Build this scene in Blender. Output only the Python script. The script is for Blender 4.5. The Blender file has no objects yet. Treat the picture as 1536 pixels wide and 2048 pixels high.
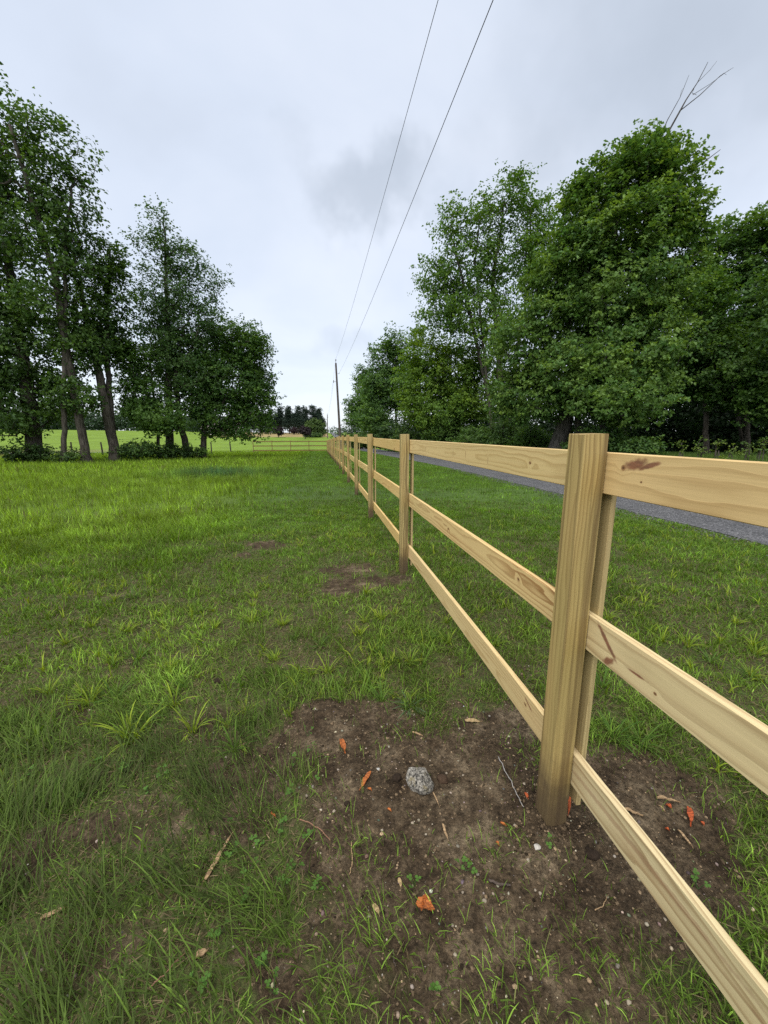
import bpy, math, random, zlib
import numpy as np
from mathutils import Matrix, Vector

rng = np.random.default_rng(7)
random.seed(7)
scene = bpy.context.scene
COL = scene.collection

# ------------------------------------------------------------------ camera
H = 1.58                       # eye height, the same as the fence posts
PITCH, YAW, F = math.radians(11.31), math.radians(9.15), 780.0   # focal length in pixels of the 1536 x 2048 photo
cam_d = bpy.data.cameras.new("camera")
cam = bpy.data.objects.new("camera", cam_d); COL.objects.link(cam)
cam.location = (0, 0, H)
cam.rotation_euler = (math.pi / 2 - PITCH, 0, -YAW)
cam_d.sensor_fit = 'VERTICAL'; cam_d.sensor_height = 36.0; cam_d.lens = F / 2048 * 36.0
cam_d.clip_start = 0.05; cam_d.clip_end = 4000
scene.camera = cam
CR = np.array([math.cos(YAW), -math.sin(YAW), 0]); CF = np.array([math.sin(YAW), math.cos(YAW), 0])

# ------------------------------------------------------------------ light
SUN_EL, SUN_AZ = math.radians(62), math.radians(215)     # azimuth clockwise from +Y
scene.view_settings.view_transform = 'Standard'
scene.view_settings.look = 'None'
scene.view_settings.exposure = 1.47
scene.view_settings.gamma = 1.0
scene.view_settings.use_curve_mapping = False
world = bpy.data.worlds.new("World"); scene.world = world; world.use_nodes = True


class NB:
    """small helper to wire shader nodes"""
    def __init__(s, nt): s.nt = nt; nt.nodes.clear()
    def n(s, t, ins=None, **props):
        nd = s.nt.nodes.new(t)
        for k, v in props.items(): setattr(nd, k, v)
        for k, v in (ins or {}).items():
            if isinstance(v, bpy.types.NodeSocket): s.nt.links.new(v, nd.inputs[k])
            else: nd.inputs[k].default_value = v
        return nd
    def m(s, op, a, b=0.0, c=None, clamp=False):
        ins = {0: a, 1: b}
        if c is not None: ins[2] = c
        return s.n('ShaderNodeMath', ins, operation=op, use_clamp=clamp).outputs[0]
    def noise(s, vec, scale, detail=2.0, rough=.5, w=None, dim='3D', dist=0.0):
        ins = {'Scale': scale, 'Detail': detail, 'Roughness': rough, 'Distortion': dist}
        if vec is not None: ins['Vector'] = vec
        if w is not None: ins['W'] = w; dim = '4D'
        return s.n('ShaderNodeTexNoise', ins, noise_dimensions=dim)
    def ramp(s, fac, stops, interp='LINEAR'):
        nd = s.n('ShaderNodeValToRGB', {0: fac}); r = nd.color_ramp; r.interpolation = interp
        while len(r.elements) < len(stops): r.elements.new(.5)
        for e, (p, c) in zip(r.elements, stops):
            e.position = p; e.color = (*c, 1) if hasattr(c, '__len__') else (c, c, c, 1)
        return nd.outputs[0]
    def mix(s, f, a, b, mode='MIX'):
        nd = s.n('ShaderNodeMix', data_type='RGBA', blend_type=mode)
        for i, v in ((0, f), (6, a), (7, b)):
            if isinstance(v, bpy.types.NodeSocket): s.nt.links.new(v, nd.inputs[i])
            else: nd.inputs[i].default_value = v if i == 0 else (*v, 1)
        return nd.outputs[2]
    def mrange(s, v, a, b, c=0.0, d=1.0, smooth=True):
        return s.n('ShaderNodeMapRange', {0: v, 1: a, 2: b, 3: c, 4: d},
                   interpolation_type='SMOOTHSTEP' if smooth else 'LINEAR').outputs[0]
    def xyz(s, x=0.0, y=0.0, z=0.0): return s.n('ShaderNodeCombineXYZ', {0: x, 1: y, 2: z}).outputs[0]


def pix_dir(px, py):
    """unit view ray of a photo pixel in world space"""
    x, y = px - 768, 1024 - py
    h = F * math.cos(PITCH) + y * math.sin(PITCH); v = -F * math.sin(PITCH) + y * math.cos(PITCH)
    d = CR * x + CF * h + np.array([0, 0, v])
    return d / np.linalg.norm(d)

# overcast sky: a clear-sky model almost wholly covered by a cloud deck
nb = NB(world.node_tree)
sky = nb.n('ShaderNodeTexSky', sky_type='NISHITA', sun_disc=False, sun_elevation=SUN_EL, sun_rotation=SUN_AZ)
tc = nb.n('ShaderNodeTexCoord'); gen = tc.outputs['Generated']
sp = nb.n('ShaderNodeSeparateXYZ', {0: gen})
den = nb.m('ADD', nb.m('MAXIMUM', sp.outputs[2], 0.0), 0.22)
flat = nb.xyz(nb.m('DIVIDE', sp.outputs[0], den), nb.m('DIVIDE', sp.outputs[1], den), 0.0)
n1 = nb.noise(flat, 0.9, 5, .52, dist=.3); n2 = nb.noise(flat, 0.35, 3, .5)
deck = nb.ramp(nb.m('ADD', nb.m('MULTIPLY', n1.outputs[0], .6), nb.m('MULTIPLY', n2.outputs[0], .4)),
               [(.32, (1.66, 1.80, 2.02)), (.44, (2.04, 2.22, 2.52)), (.54, (2.34, 2.48, 2.74)), (.68, (2.14, 2.36, 2.72))])
hz = nb.mrange(sp.outputs[2], 0.0, .28, 1.0, 0.0)
deck = nb.mix(nb.m('MULTIPLY', hz, .55), deck, (2.44, 2.58, 2.80))
def dark_cloud(col, px, py, w0, w1, amt):
    d = pix_dir(px, py)
    wob = nb.noise(gen, 5.0, 4, .55).outputs['Color']
    v = nb.n('ShaderNodeVectorMath', {0: wob, 1: (.5, .5, .5)}, operation='SUBTRACT').outputs[0]
    v = nb.n('ShaderNodeVectorMath', {0: v, 'Scale': .40}, operation='SCALE').outputs[0]
    v = nb.n('ShaderNodeVectorMath', {0: gen, 1: v}, operation='ADD').outputs[0]
    v = nb.n('ShaderNodeVectorMath', {0: v, 1: tuple(d)}, operation='SUBTRACT').outputs[0]
    v = nb.n('ShaderNodeVectorMath', {0: v, 1: (1.0, 1.0, 1.6)}, operation='MULTIPLY').outputs[0]
    ln = nb.n('ShaderNodeVectorMath', {0: v}, operation='LENGTH').outputs['Value']
    return nb.mix(nb.m('MULTIPLY', nb.mrange(ln, w0, w1, 1.0, 0.0), amt), col, (1.40, 1.54, 1.72))
deck = dark_cloud(deck, 805, 395, .03, .19, .7)
deck = dark_cloud(deck, 660, 360, .0, .12, .25)
deck = dark_cloud(deck, 1400, 80, .02, .46, .8)
deck = dark_cloud(deck, 700, 690, .0, .10, .35)
skyc = nb.mix(.9, sky.outputs[0], deck)
bg = nb.n('ShaderNodeBackground', {0: skyc, 1: .132})
nb.n('ShaderNodeOutputWorld', {0: bg.outputs[0]})

sun_d = bpy.data.lights.new("sun", 'SUN'); sun_d.energy = 1.5; sun_d.angle = math.radians(75); sun_d.color = (1, .97, .92)
sun = bpy.data.objects.new("sun", sun_d); COL.objects.link(sun); sun.location = (-20, -20, 40)
sd = Vector((math.sin(SUN_AZ) * math.cos(SUN_EL), math.cos(SUN_AZ) * math.cos(SUN_EL), math.sin(SUN_EL)))
sun.rotation_euler = sd.to_track_quat('Z', 'Y').to_euler()

scene.render.engine = 'CYCLES'
cy = scene.cycles
cy.max_bounces = 6; cy.diffuse_bounces = 3; cy.glossy_bounces = 2; cy.transmission_bounces = 4; cy.transparent_max_bounces = 4
cy.caustics_reflective = cy.caustics_refractive = False
cy.use_adaptive_sampling = True; cy.adaptive_threshold = 0.01
cy.use_denoising = False


# ------------------------------------------------------------------ noise and terrain
def _hash(ix, iy, s):
    h = (ix * 374761393 + iy * 668265263 + s * 1274126177) & 0xffffffff
    h = ((h ^ (h >> 13)) * 1103515245) & 0xffffffff
    return ((h ^ (h >> 16)) & 0xffff) / 65535.0

def vnoise(x, y, f, s=0):
    x = np.asarray(x, float) * f; y = np.asarray(y, float) * f
    ix = np.floor(x).astype(np.int64); iy = np.floor(y).astype(np.int64)
    u = x - ix; v = y - iy; u = u * u * (3 - 2 * u); v = v * v * (3 - 2 * v)
    a = _hash(ix, iy, s); b = _hash(ix + 1, iy, s); c = _hash(ix, iy + 1, s); d = _hash(ix + 1, iy + 1, s)
    return (a * (1 - u) + b * u) * (1 - v) + (c * (1 - u) + d * u) * v

def fbm(x, y, f, s=0, o=3):
    t = 0; a = .5; n = 0
    for k in range(o): t = t + a * vnoise(x, y, f * 2 ** k, s + k * 17); n += a; a *= .5
    return t / n

def sstep(a, b, v):
    t = np.clip((np.asarray(v, float) - a) / (b - a), 0, 1); return t * t * (3 - 2 * t)

_ky = np.array([-60, 0, 12, 18, 25, 40, 57, 80, 120, 160, 200, 240, 300, 420, 700, 1500.])
_kz = np.array([0, 0, 0, -.05, -.2, -.54, -.92, -1.2, -1.0, -.35, .75, 1.95, 2.6, 2.2, 1.2, 0.])
_dy = np.arange(-60, 1500, 1.0); _dz = np.interp(_dy, _ky, _kz)
_dz = np.convolve(np.pad(_dz, 8, mode='edge'), np.ones(17) / 17, 'valid')

def macro_z(x, y):
    z = np.interp(y, _dy, _dz)
    z = z + .35 * sstep(10.5, 17, x) * sstep(1, 0, np.abs(y) / 90)           # bank beyond the road
    z = z + .012 * np.clip(-x - 25, 0, 200) * sstep(60, 200, y)
    return z

# bare soil: ellipses (centre x, y, radius x, radius y, strength) read off the photo
def gp(px, py, iters=6):
    """where the view ray of a photo pixel meets the ground"""
    d = pix_dir(px, py); z = 0.0
    for _ in range(iters):
        t = (z - H) / min(d[2], -1e-4); p = d * t; z = float(macro_z(p[0], p[1]))
    return np.array([p[0], p[1], z])

SOIL = [(900, 1570, .62, .38, 1.15), (700, 1450, .42, .28, 1.0), (1180, 1600, .50, .35, 1.1), (880, 1800, .30, .26, .85),
        (1180, 1800, .36, .28, .9), (560, 1520, .32, .22, .85), (1330, 1680, .22, .32, 1.05), (1000, 1440, .42, .22, .9),
        (700, 1720, .2, .25, .7), (1150, 1960, .40, .22, .62), (860, 1980, .30, .2, .6), (1000, 1880, .4, .25, .72), (700, 1900, .2, .2, .55), (520, 1960, .16, .12, .7), (480, 1640, .22, .12, .6),
        (715, 1170, .45, .35, .85), (700, 1135, .4, .3, .7), (790, 1165, .2, .3, .8), (520, 1090, .35, .3, .8), (200, 1660, .16, .08, .8), (20, 1730, .2, .12, .75),
        (1290, 1560, .3, .22, .9), (600, 1330, .3, .14, .5), (0, 1420, .35, .2, .6), (200, 1190, .5, .25, .45), (620, 1260, .7, .5, .38), (300, 1310, .6, .35, .42), (1000, 1330, .5, .3, .4), (1350, 1350, .6, .3, .35), (450, 1430, .4, .2, .55), (120, 1420, .4, .2, .5), (330, 1620, .25, .15, .5), (150, 1900, .25, .15, .5), (480, 1115, .2, .15, .6)]
SOIL = [(*gp(a, b)[:2], rx, ry, s) for a, b, rx, ry, s in SOIL]

def bare(x, y):
    x = np.asarray(x, float); y = np.asarray(y, float)
    m = np.zeros(np.broadcast(x, y).shape)
    wx = x + .34 * (fbm(x, y, 2.7, 3) - .5) + .16 * (fbm(x, y, 12, 5, 2) - .5)
    wy = y + .34 * (fbm(x, y, 2.7, 9) - .5) + .16 * (fbm(x, y, 12, 8, 2) - .5)
    for cx, cy_, rx, ry, s in SOIL:
        q = np.sqrt(((wx - cx) / rx) ** 2 + ((wy - cy_) / ry) ** 2)
        m = np.maximum(m, s * (1 - sstep(.45, 1.35, q)))
    return np.clip(m, 0, 1)

POST0 = np.array([.545 * H, .75 * H]); BAY = 1.9 * H * .993

def ground_z(x, y):
    x = np.asarray(x, float); y = np.asarray(y, float)
    near = 1 - sstep(6, 11, np.hypot(x, y))
    b = bare(x, y)
    z = macro_z(x, y) + near * (.05 * (fbm(x, y, 1.1, 21) - .5) + (.022 + .018 * b) * (fbm(x, y, 5.5, 31) - .5)
                               + (.006 + .014 * b) * (fbm(x, y, 19, 41) - .5))
    z = z + .022 * np.exp(-((x - POST0[0] - .045) ** 2 + (y - POST0[1] - .045) ** 2) / .0225) + .012 * np.exp(-((x - SOIL[0][0] - .05) ** 2 + (y - SOIL[0][1]) ** 2) / .05)
    z = z + .05 * (fbm(x, y, .35, 51, 2) - .5) * sstep(4, 9, np.hypot(x, y)) * (1 - sstep(60, 90, np.hypot(x, y)))
    road = sstep(5.6, 6.5, x) * (1 - sstep(9.6, 10.6, x))
    return z * (1 - road) + (macro_z(x, y) + .01) * road

def gz(x, y): return float(ground_z(np.array([x]), np.array([y]))[0])
def gpz(px, py):
    p = gp(px, py); p[2] = gz(p[0], p[1]); return p
def at(px, py, R):
    """the point seen at a photo pixel, R metres away along the ground"""
    d = pix_dir(px, py); t = R / math.hypot(d[0], d[1]); return np.array([0, 0, H]) + d * t
def foot(px, R):
    d = pix_dir(px, 868); d = d / math.hypot(d[0], d[1]); x, y = d[0] * R, d[1] * R
    return np.array([x, y, gz(x, y)])


# ------------------------------------------------------------------ mesh helpers
def mesh(name, V, faces, mat=None, parent=None, col=None, smooth=False, link=True):
    V = np.asarray(V, np.float32).reshape(-1, 3)
    fl = [np.asarray(f, np.int32) for f in (faces if isinstance(faces, list) else [faces]) if len(f)]
    me = bpy.data.meshes.new(name)
    me.vertices.add(len(V)); me.vertices.foreach_set('co', V.ravel())
    tot = np.concatenate([np.full(len(f), f.shape[1], np.int32) for f in fl])
    idx = np.concatenate([f.ravel() for f in fl])
    me.loops.add(len(idx)); me.loops.foreach_set('vertex_index', idx)
    me.polygons.add(len(tot)); me.polygons.foreach_set('loop_start', np.concatenate([[0], np.cumsum(tot)[:-1]]).astype(np.int32))
    me.polygons.foreach_set('loop_total', tot)
    me.polygons.foreach_set('use_smooth', np.full(len(tot), bool(smooth)))
    if col is not None:
        a = me.color_attributes.new('col', 'FLOAT_COLOR', 'POINT')
        c = np.ones((len(V), 4), np.float32); c[:, :3] = col; a.data.foreach_set('color', c.ravel())
    me.update(calc_edges=True); me.validate()
    if mat: me.materials.append(mat)
    o = bpy.data.objects.new(name, me)
    if link: COL.objects.link(o)
    if parent: o.parent = parent
    return o

def thing(name, label, cat, loc=(0, 0, 0), rz=0.0, group=None):
    o = bpy.data.objects.new(name, None); COL.objects.link(o); o.location = loc; o.rotation_euler = (0, 0, rz)
    o.empty_display_size = .1
    return tag(o, label, cat, group)
def tag(o, label, cat, group=None):
    o['label'] = label; o['category'] = cat
    if group: o['group'] = group
    return o
def struct(o): o['kind'] = 'structure'; return o
def stuff(o, label=None):
    o['kind'] = 'stuff'
    if label: o['label'] = label
    return o

def merge(parts):
    """[(V, F)] -> one (V, [F...])"""
    Vs, Fs, k = [], {}, 0
    for V, Fc in parts:
        for f in (Fc if isinstance(Fc, list) else [Fc]):
            Fs.setdefault(np.asarray(f).shape[1], []).append(np.asarray(f) + k)
        Vs.append(V); k += len(V)
    return np.concatenate(Vs), [np.concatenate(f) for f in Fs.values()]

def tube(P, r, n=8, cap=True):
    P = np.asarray(P, float); r = np.broadcast_to(np.asarray(r, float), (len(P),))
    T = np.gradient(P, axis=0); T /= np.linalg.norm(T, axis=1)[:, None] + 1e-9
    ref = np.array([0, 0, 1.]) if abs(T[:, 2]).mean() < .8 else np.array([1., 0, 0])
    A = np.cross(T, ref); A /= np.linalg.norm(A, axis=1)[:, None] + 1e-9; B = np.cross(T, A)
    th = np.arange(n) / n * 2 * np.pi
    V = P[:, None] + r[:, None, None] * (np.cos(th)[None, :, None] * A[:, None] + np.sin(th)[None, :, None] * B[:, None])
    m = len(P); i = np.arange(m - 1)[:, None] * n; j = np.arange(n)[None]
    q = np.stack([i + j, i + (j + 1) % n, i + n + (j + 1) % n, i + n + j], -1).reshape(-1, 4)
    V = V.reshape(-1, 3); Fs = [q]
    if cap:
        k = len(V); V = np.concatenate([V, P[:1], P[-1:]])
        a = np.arange(n); b = (a + 1) % n
        Fs.append(np.concatenate([np.stack([b, a, np.full(n, k)], 1), np.stack([a + (m - 1) * n, b + (m - 1) * n, np.full(n, k + 1)], 1)]))
    return V, Fs

def box(x0, x1, y0, y1, z0, z1, bev=.0, nx=1):
    """box along x with chamfered long edges; nx pieces along the length"""
    b = bev
    prof = np.array([(y0 + b, z0), (y1 - b, z0), (y1, z0 + b), (y1, z1 - b), (y1 - b, z1), (y0 + b, z1), (y0, z1 - b), (y0, z0 + b)]) if b else \
        np.array([(y0, z0), (y1, z0), (y1, z1), (y0, z1)])
    n = len(prof); xs = np.linspace(x0, x1, nx + 1)
    V = np.concatenate([np.column_stack([np.full(n, x), prof]) for x in xs])
    i = np.arange(nx)[:, None] * n; j = np.arange(n)[None]
    q = np.stack([i + j, i + n + j, i + n + (j + 1) % n, i + (j + 1) % n], -1).reshape(-1, 4)[:, ::-1]
    caps = np.array([list(range(n)), [nx * n + k for k in range(n)][::-1]])
    return V, [q[:, ::-1], caps[:, ::-1]]


# ------------------------------------------------------------------ materials
def new_mat(name):
    m = bpy.data.materials.new(name); m.use_nodes = True; return m, NB(m.node_tree)
def bsdf(nb, col, rough=.7, bump=None, bstr=.3, bdist=.01, spec=.3, **kw):
    ins = {'Base Color': col if isinstance(col, bpy.types.NodeSocket) else (*col, 1), 'Roughness': rough, 'Specular IOR Level': spec}
    if bump is not None:
        ins['Normal'] = nb.n('ShaderNodeBump', {'Height': bump, 'Strength': bstr, 'Distance': bdist}).outputs[0]
    b = nb.n('ShaderNodeBsdfPrincipled', ins); nb.n('ShaderNodeOutputMaterial', {0: b.outputs[0]}); return b

def leaf_mat(name, trans=.40, gloss=.45, spec=.25):
    m, nb = new_mat(name)
    a = nb.n('ShaderNodeAttribute', attribute_name='col')
    b = nb.n('ShaderNodeBsdfPrincipled', {'Base Color': a.outputs[0], 'Roughness': gloss, 'Specular IOR Level': spec})
    hs = nb.n('ShaderNodeHueSaturation', {'Hue': .485, 'Saturation': 1.15, 'Value': 1.15, 'Color': a.outputs[0]})
    t = nb.n('ShaderNodeBsdfTranslucent', {0: hs.outputs[0]})
    x = nb.n('ShaderNodeMixShader', {0: trans, 1: b.outputs[0], 2: t.outputs[0]})
    nb.n('ShaderNodeOutputMaterial', {0: x.outputs[0]})
    return m
M_LEAF = leaf_mat('leaf'); M_GRASS = leaf_mat('grass_blade', .35, .65, .12)

def bark_mat(name, c0, c1, sc=1.0):
    m, nb = new_mat(name)
    tc = nb.n('ShaderNodeTexCoord').outputs['Object']
    mp = nb.n('ShaderNodeMapping', {0: tc, 'Scale': (9 * sc, 9 * sc, 1.6 * sc)})
    n1 = nb.noise(mp.outputs[0], 1.5, 6, .65); n2 = nb.noise(tc, .9, 3)
    c = nb.mix(nb.mrange(n1.outputs[0], .35, .65), c0, c1)
    c = nb.mix(nb.mrange(n2.outputs[0], .5, .75, 0, .5), c, (.06, .065, .045))
    bsdf(nb, c, .9, n1.outputs[0], .9, .06, .1); return m
M_BARK = bark_mat('bark_grey_brown', (.035, .028, .022), (.105, .09, .075))
M_BARK_PALE = bark_mat('bark_pale_grey', (.05, .045, .038), (.13, .118, .104))
M_POLE = bark_mat('weathered_pole', (.055, .045, .042), (.15, .125, .115), 2)

def wood_mat(name, early, late, ringw=.008, knots=(), seed=0., pith=None, post=False, contrast=.75, redheart=None, rhk=.92):
    """sawn pine: growth rings about a pith line that runs slightly out of the board, with knots.
    local x runs along the board, y and z across it"""
    m, nb = new_mat(name)
    tc = nb.n('ShaderNodeTexCoord').outputs['Object']; s = nb.n('ShaderNodeSeparateXYZ', {0: tc}); x, y, z = s.outputs
    rnd = nb.n('ShaderNodeObjectInfo').outputs['Random']
    w = nb.m('MULTIPLY_ADD', rnd, 40.0, seed)
    st = nb.xyz(nb.m('MULTIPLY', x, .55), nb.m('MULTIPLY', y, 3.0), nb.m('MULTIPLY', z, 3.0))
    wa = nb.noise(st, 2.2, 3, .5, w=w)
    wb = nb.noise(st, 6.0, 2, .5, w=nb.m('ADD', w, 7.0))
    if pith is None:
        py = nb.m('MULTIPLY_ADD', nb.n('ShaderNodeTexWhiteNoise', {'W': nb.m('ADD', w, 1.3)}, noise_dimensions='1D').outputs[0], .16, -.01)
        pz = nb.m('MULTIPLY_ADD', nb.n('ShaderNodeTexWhiteNoise', {'W': nb.m('ADD', w, 5.7)}, noise_dimensions='1D').outputs[0], -.07, -.012)
    else: py, pz = pith
    tl = nb.m('MULTIPLY', nb.m('SUBTRACT', wa.outputs[0], .5), .085)
    yy = nb.m('ADD', nb.m('SUBTRACT', y, py), nb.m('MULTIPLY', nb.m('SUBTRACT', wb.outputs[0], .5), .034))
    zz = nb.m('ADD', nb.m('SUBTRACT', z, pz), tl)
    r = nb.m('SQRT', nb.m('ADD', nb.m('MULTIPLY', yy, yy), nb.m('MULTIPLY', zz, zz)))
    kmask = core = None
    def addk(d, size, gate=None):
        nonlocal r, kmask, core
        push = nb.m('MULTIPLY', nb.mrange(d, size * .6, size * 3.6, 1, 0), size * 1.25)
        mk = nb.mrange(d, size * .75, size * 1.05, 1, 0); co = nb.mrange(d, size * .2, size * .75, 1, 0)
        if gate is not None: push, mk, co = (nb.m('MULTIPLY', q, gate) for q in (push, mk, co))
        r = nb.m('ADD', r, push)
        kmask = mk if kmask is None else nb.m('MAXIMUM', kmask, mk); core = co if core is None else nb.m('MAXIMUM', core, co)
    for kx, ky, size, el, slant in knots:
        dx = nb.m('SUBTRACT', x, kx); dy = nb.m('SUBTRACT', nb.m('SUBTRACT', y, ky), nb.m('MULTIPLY', dx, slant))
        dx = nb.m('DIVIDE', dx, el)
        d = nb.m('SQRT', nb.m('ADD', nb.m('MULTIPLY', dx, dx), nb.m('MULTIPLY', dy, dy)))
        addk(nb.m('ADD', d, nb.m('MULTIPLY', nb.m('SUBTRACT', wb.outputs[0], .5), size * .5)), size)
    if not knots:
        v = nb.n('ShaderNodeTexVoronoi', {'Vector': nb.xyz(nb.m('MULTIPLY_ADD', x, 1.5, nb.m('MULTIPLY', rnd, 91.0)), nb.m('MULTIPLY', y, 3.2), nb.m('MULTIPLY', rnd, 7.0)), 'Scale': 1.0, 'Randomness': 1.0},
                 feature='F1', voronoi_dimensions='3D')
        g = nb.m('GREATER_THAN', nb.n('ShaderNodeSeparateColor', {0: v.outputs['Color']}).outputs[0], .45)
        addk(nb.m('MULTIPLY', v.outputs['Distance'], .28), .016, g)
    ph = nb.m('FRACT', nb.m('ADD', nb.m('DIVIDE', r, ringw), nb.m('MULTIPLY', wb.outputs[0], .6)))
    ring = nb.ramp(ph, [(0.0, 0.0), (.35, .06), (.60, .38), (.80, 1.0), (.95, .9), (1.0, 0.0)])
    amp = nb.noise(st, 1.3, 2, w=nb.m('ADD', w, 3.0)).outputs[0]
    fib = nb.noise(nb.xyz(nb.m('MULTIPLY', x, 3.0), nb.m('MULTIPLY', y, 190.0), nb.m('MULTIPLY', z, 190.0)), 1.0, 3, .6, w=w).outputs[0]
    c = nb.mix(nb.m('MULTIPLY', ring, nb.m('MULTIPLY', nb.mrange(amp, .32, .66, .35, 1.0), contrast)), early, late)
    broad = nb.noise(st, .9, 3, .55, w=nb.m('ADD', w, 11.0)).outputs[0]
    c = nb.mix(nb.mrange(broad, .42, .72, 0, .55), c, (early[0] * .74, early[1] * .80, early[2] * .72))
    c = nb.mix(nb.m('MULTIPLY', rnd, .45), c, (early[0] * .84, early[1] * .72, early[2] * .56))
    c = nb.mix(1.0, c, nb.ramp(fib, [(.25, .90), (.75, 1.06)]), 'MULTIPLY')
    if redheart:                                        # red-brown bark inclusion / pitch streak: (x, y, length, width, slant)
        rh = None
        for hx, hy, hl, hw, hs in redheart:
            dx = nb.m('SUBTRACT', x, hx); dy = nb.m('SUBTRACT', nb.m('SUBTRACT', y, hy), nb.m('MULTIPLY', dx, hs))
            a = nb.m('DIVIDE', dx, hl); b = nb.m('DIVIDE', dy, hw)
            d = nb.m('ADD', nb.m('SQRT', nb.m('ADD', nb.m('MULTIPLY', a, a), nb.m('MULTIPLY', b, b))), nb.m('MULTIPLY', nb.m('SUBTRACT', nb.noise(tc, 38, 3).outputs[0], .5), 1.1))
            q = nb.mrange(d, .45, 1.12, 1, 0); rh = q if rh is None else nb.m('MAXIMUM', rh, q)
        rc = nb.mix(nb.noise(nb.xyz(nb.m('MULTIPLY', x, 20.0), nb.m('MULTIPLY', y, 90.0), z), 1.0, 3).outputs[0], (.30, .105, .05), (.075, .035, .028))
        c = nb.mix(nb.m('MULTIPLY', rh, rhk), c, rc)
    pk = nb.noise(st, 1.7, 2, .5, w=nb.m('ADD', w, 23.0)).outputs[0]
    c = nb.mix(nb.mrange(pk, .50, .70, 0, .34), c, (early[0] * .96, early[1] * .80, early[2] * .74))
    if post:
        sk = nb.noise(nb.xyz(nb.m('MULTIPLY', x, .6), nb.m('MULTIPLY', y, 30.0), nb.m('MULTIPLY', z, 30.0)), 1.0, 3, .6, w=nb.m('ADD', w, 4.0)).outputs[0]
        c = nb.mix(nb.mrange(sk, .47, .62, 0, .72), c, (.155, .10, .038))
    if kmask is not None:
        c = nb.mix(nb.m('MULTIPLY', kmask, .85), c, (.27, .135, .055)); c = nb.mix(nb.m('MULTIPLY', core, .8), c, (.07, .03, .017))
    if post:
        n = nb.noise(tc, 9, 4, .6).outputs[0]
        dirt = nb.mrange(nb.m('ADD', x, nb.m('MULTIPLY', n, -.30)), -.08, .26, 1, 0)
        c = nb.mix(nb.m('MULTIPLY', dirt, .85), c, (.065, .043, .026))
    bmp = nb.m('ADD', nb.m('MULTIPLY', fib, .6), nb.m('MULTIPLY', ring, .5))
    bsdf(nb, c, .62, bmp, .35, .0015, .3)
    return m

EARLY, LATE = (.68, .495, .205), (.25, .125, .036)
W_RAIL = wood_mat('pine_board', EARLY, LATE, .015, seed=2., contrast=.85)
W_POST = wood_mat('pine_post', (.45, .345, .140), (.125, .078, .030), .013, seed=31., post=True, contrast=.9)
W_BATTEN = wood_mat('pine_batten', (.46, .36, .175), (.2, .125, .05), .011, seed=14.)


# ------------------------------------------------------------------ ground
def axis_pts(lo, hi, f0, f1, step, grow):
    a = list(np.arange(f0, f1, step)); s = step; v = a[-1]
    while v < hi: s *= grow; v += s; a.append(v)
    s = step; v = f0; pre = []
    while v > lo: s *= grow; v -= s; pre.append(v)
    return np.array(pre[::-1] + a)
RX0, RX1 = 6.3, 9.9
xs = axis_pts(-700, 700, -3.2, 3.2, .032, 1.09); xs = np.unique(np.concatenate([xs[(np.abs(xs - RX0) > .1) & (np.abs(xs - RX1) > .1)], [RX0, RX1]]))
ys = axis_pts(-60, 1400, .1, 6.0, .032, 1.06)
gx, gy = np.meshgrid(xs, ys); gxx, gyy = gx.ravel(), gy.ravel()
GV = np.column_stack([gxx, gyy, ground_z(gxx, gyy)])
nx_, ny_ = len(xs), len(ys)
ii = (np.arange(ny_ - 1)[:, None] * nx_ + np.arange(nx_ - 1)[None]).ravel()
GF = np.stack([ii, ii + 1, ii + 1 + nx_, ii + nx_], 1)

def turf_col(x, y):
    """what grows where: base colour of the sward (n, 3)"""
    x = np.asarray(x, float); y = np.asarray(y, float)
    r = np.hypot(x, y)
    mow = np.array([.076, .140, .017]); wild = np.array([.124, .196, .020]); near = np.array([.098, .160, .023])
    far = np.array([.128, .196, .021]); tan = np.array([.25, .19, .085]); dry = np.array([.13, .115, .05])
    k = sstep(-.9, -3.2, x + .6 * (fbm(x, y, .4, 61) - .5)) * sstep(3.5, 8, y)
    c = mow + (wild - mow) * k[:, None]
    c = c + (near - c) * (1 - sstep(2.5, 5.5, r))[:, None]
    c = c + (far - c) * sstep(58, 64, y)[:, None]
    t = sstep(176, 182, y + .05 * x) * (x < 4) * (x > -48) * (1 - sstep(400, 500, y)); c = c + (tan - c) * t[:, None]
    q = sstep(-26, -31, x + .15 * (y - 40)) * sstep(24, 30, y) * (1 - sstep(70, 80, y)); c = c + (dry - c) * (.75 * q)[:, None]
    bl = np.exp(-(((x + 4.2) / 2.2) ** 2 + ((y - 17.3) / 1.6) ** 2)); c = c + (np.array([.035, .085, .040]) - c) * (.9 * bl)[:, None]
    rv = sstep(9.9, 12, x); c = c + (np.array([.055, .10, .028]) - c) * (rv * (y < 70))[:, None]
    return c * (.90 + .38 * fbm(x, y, .7, 71))[:, None]

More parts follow.
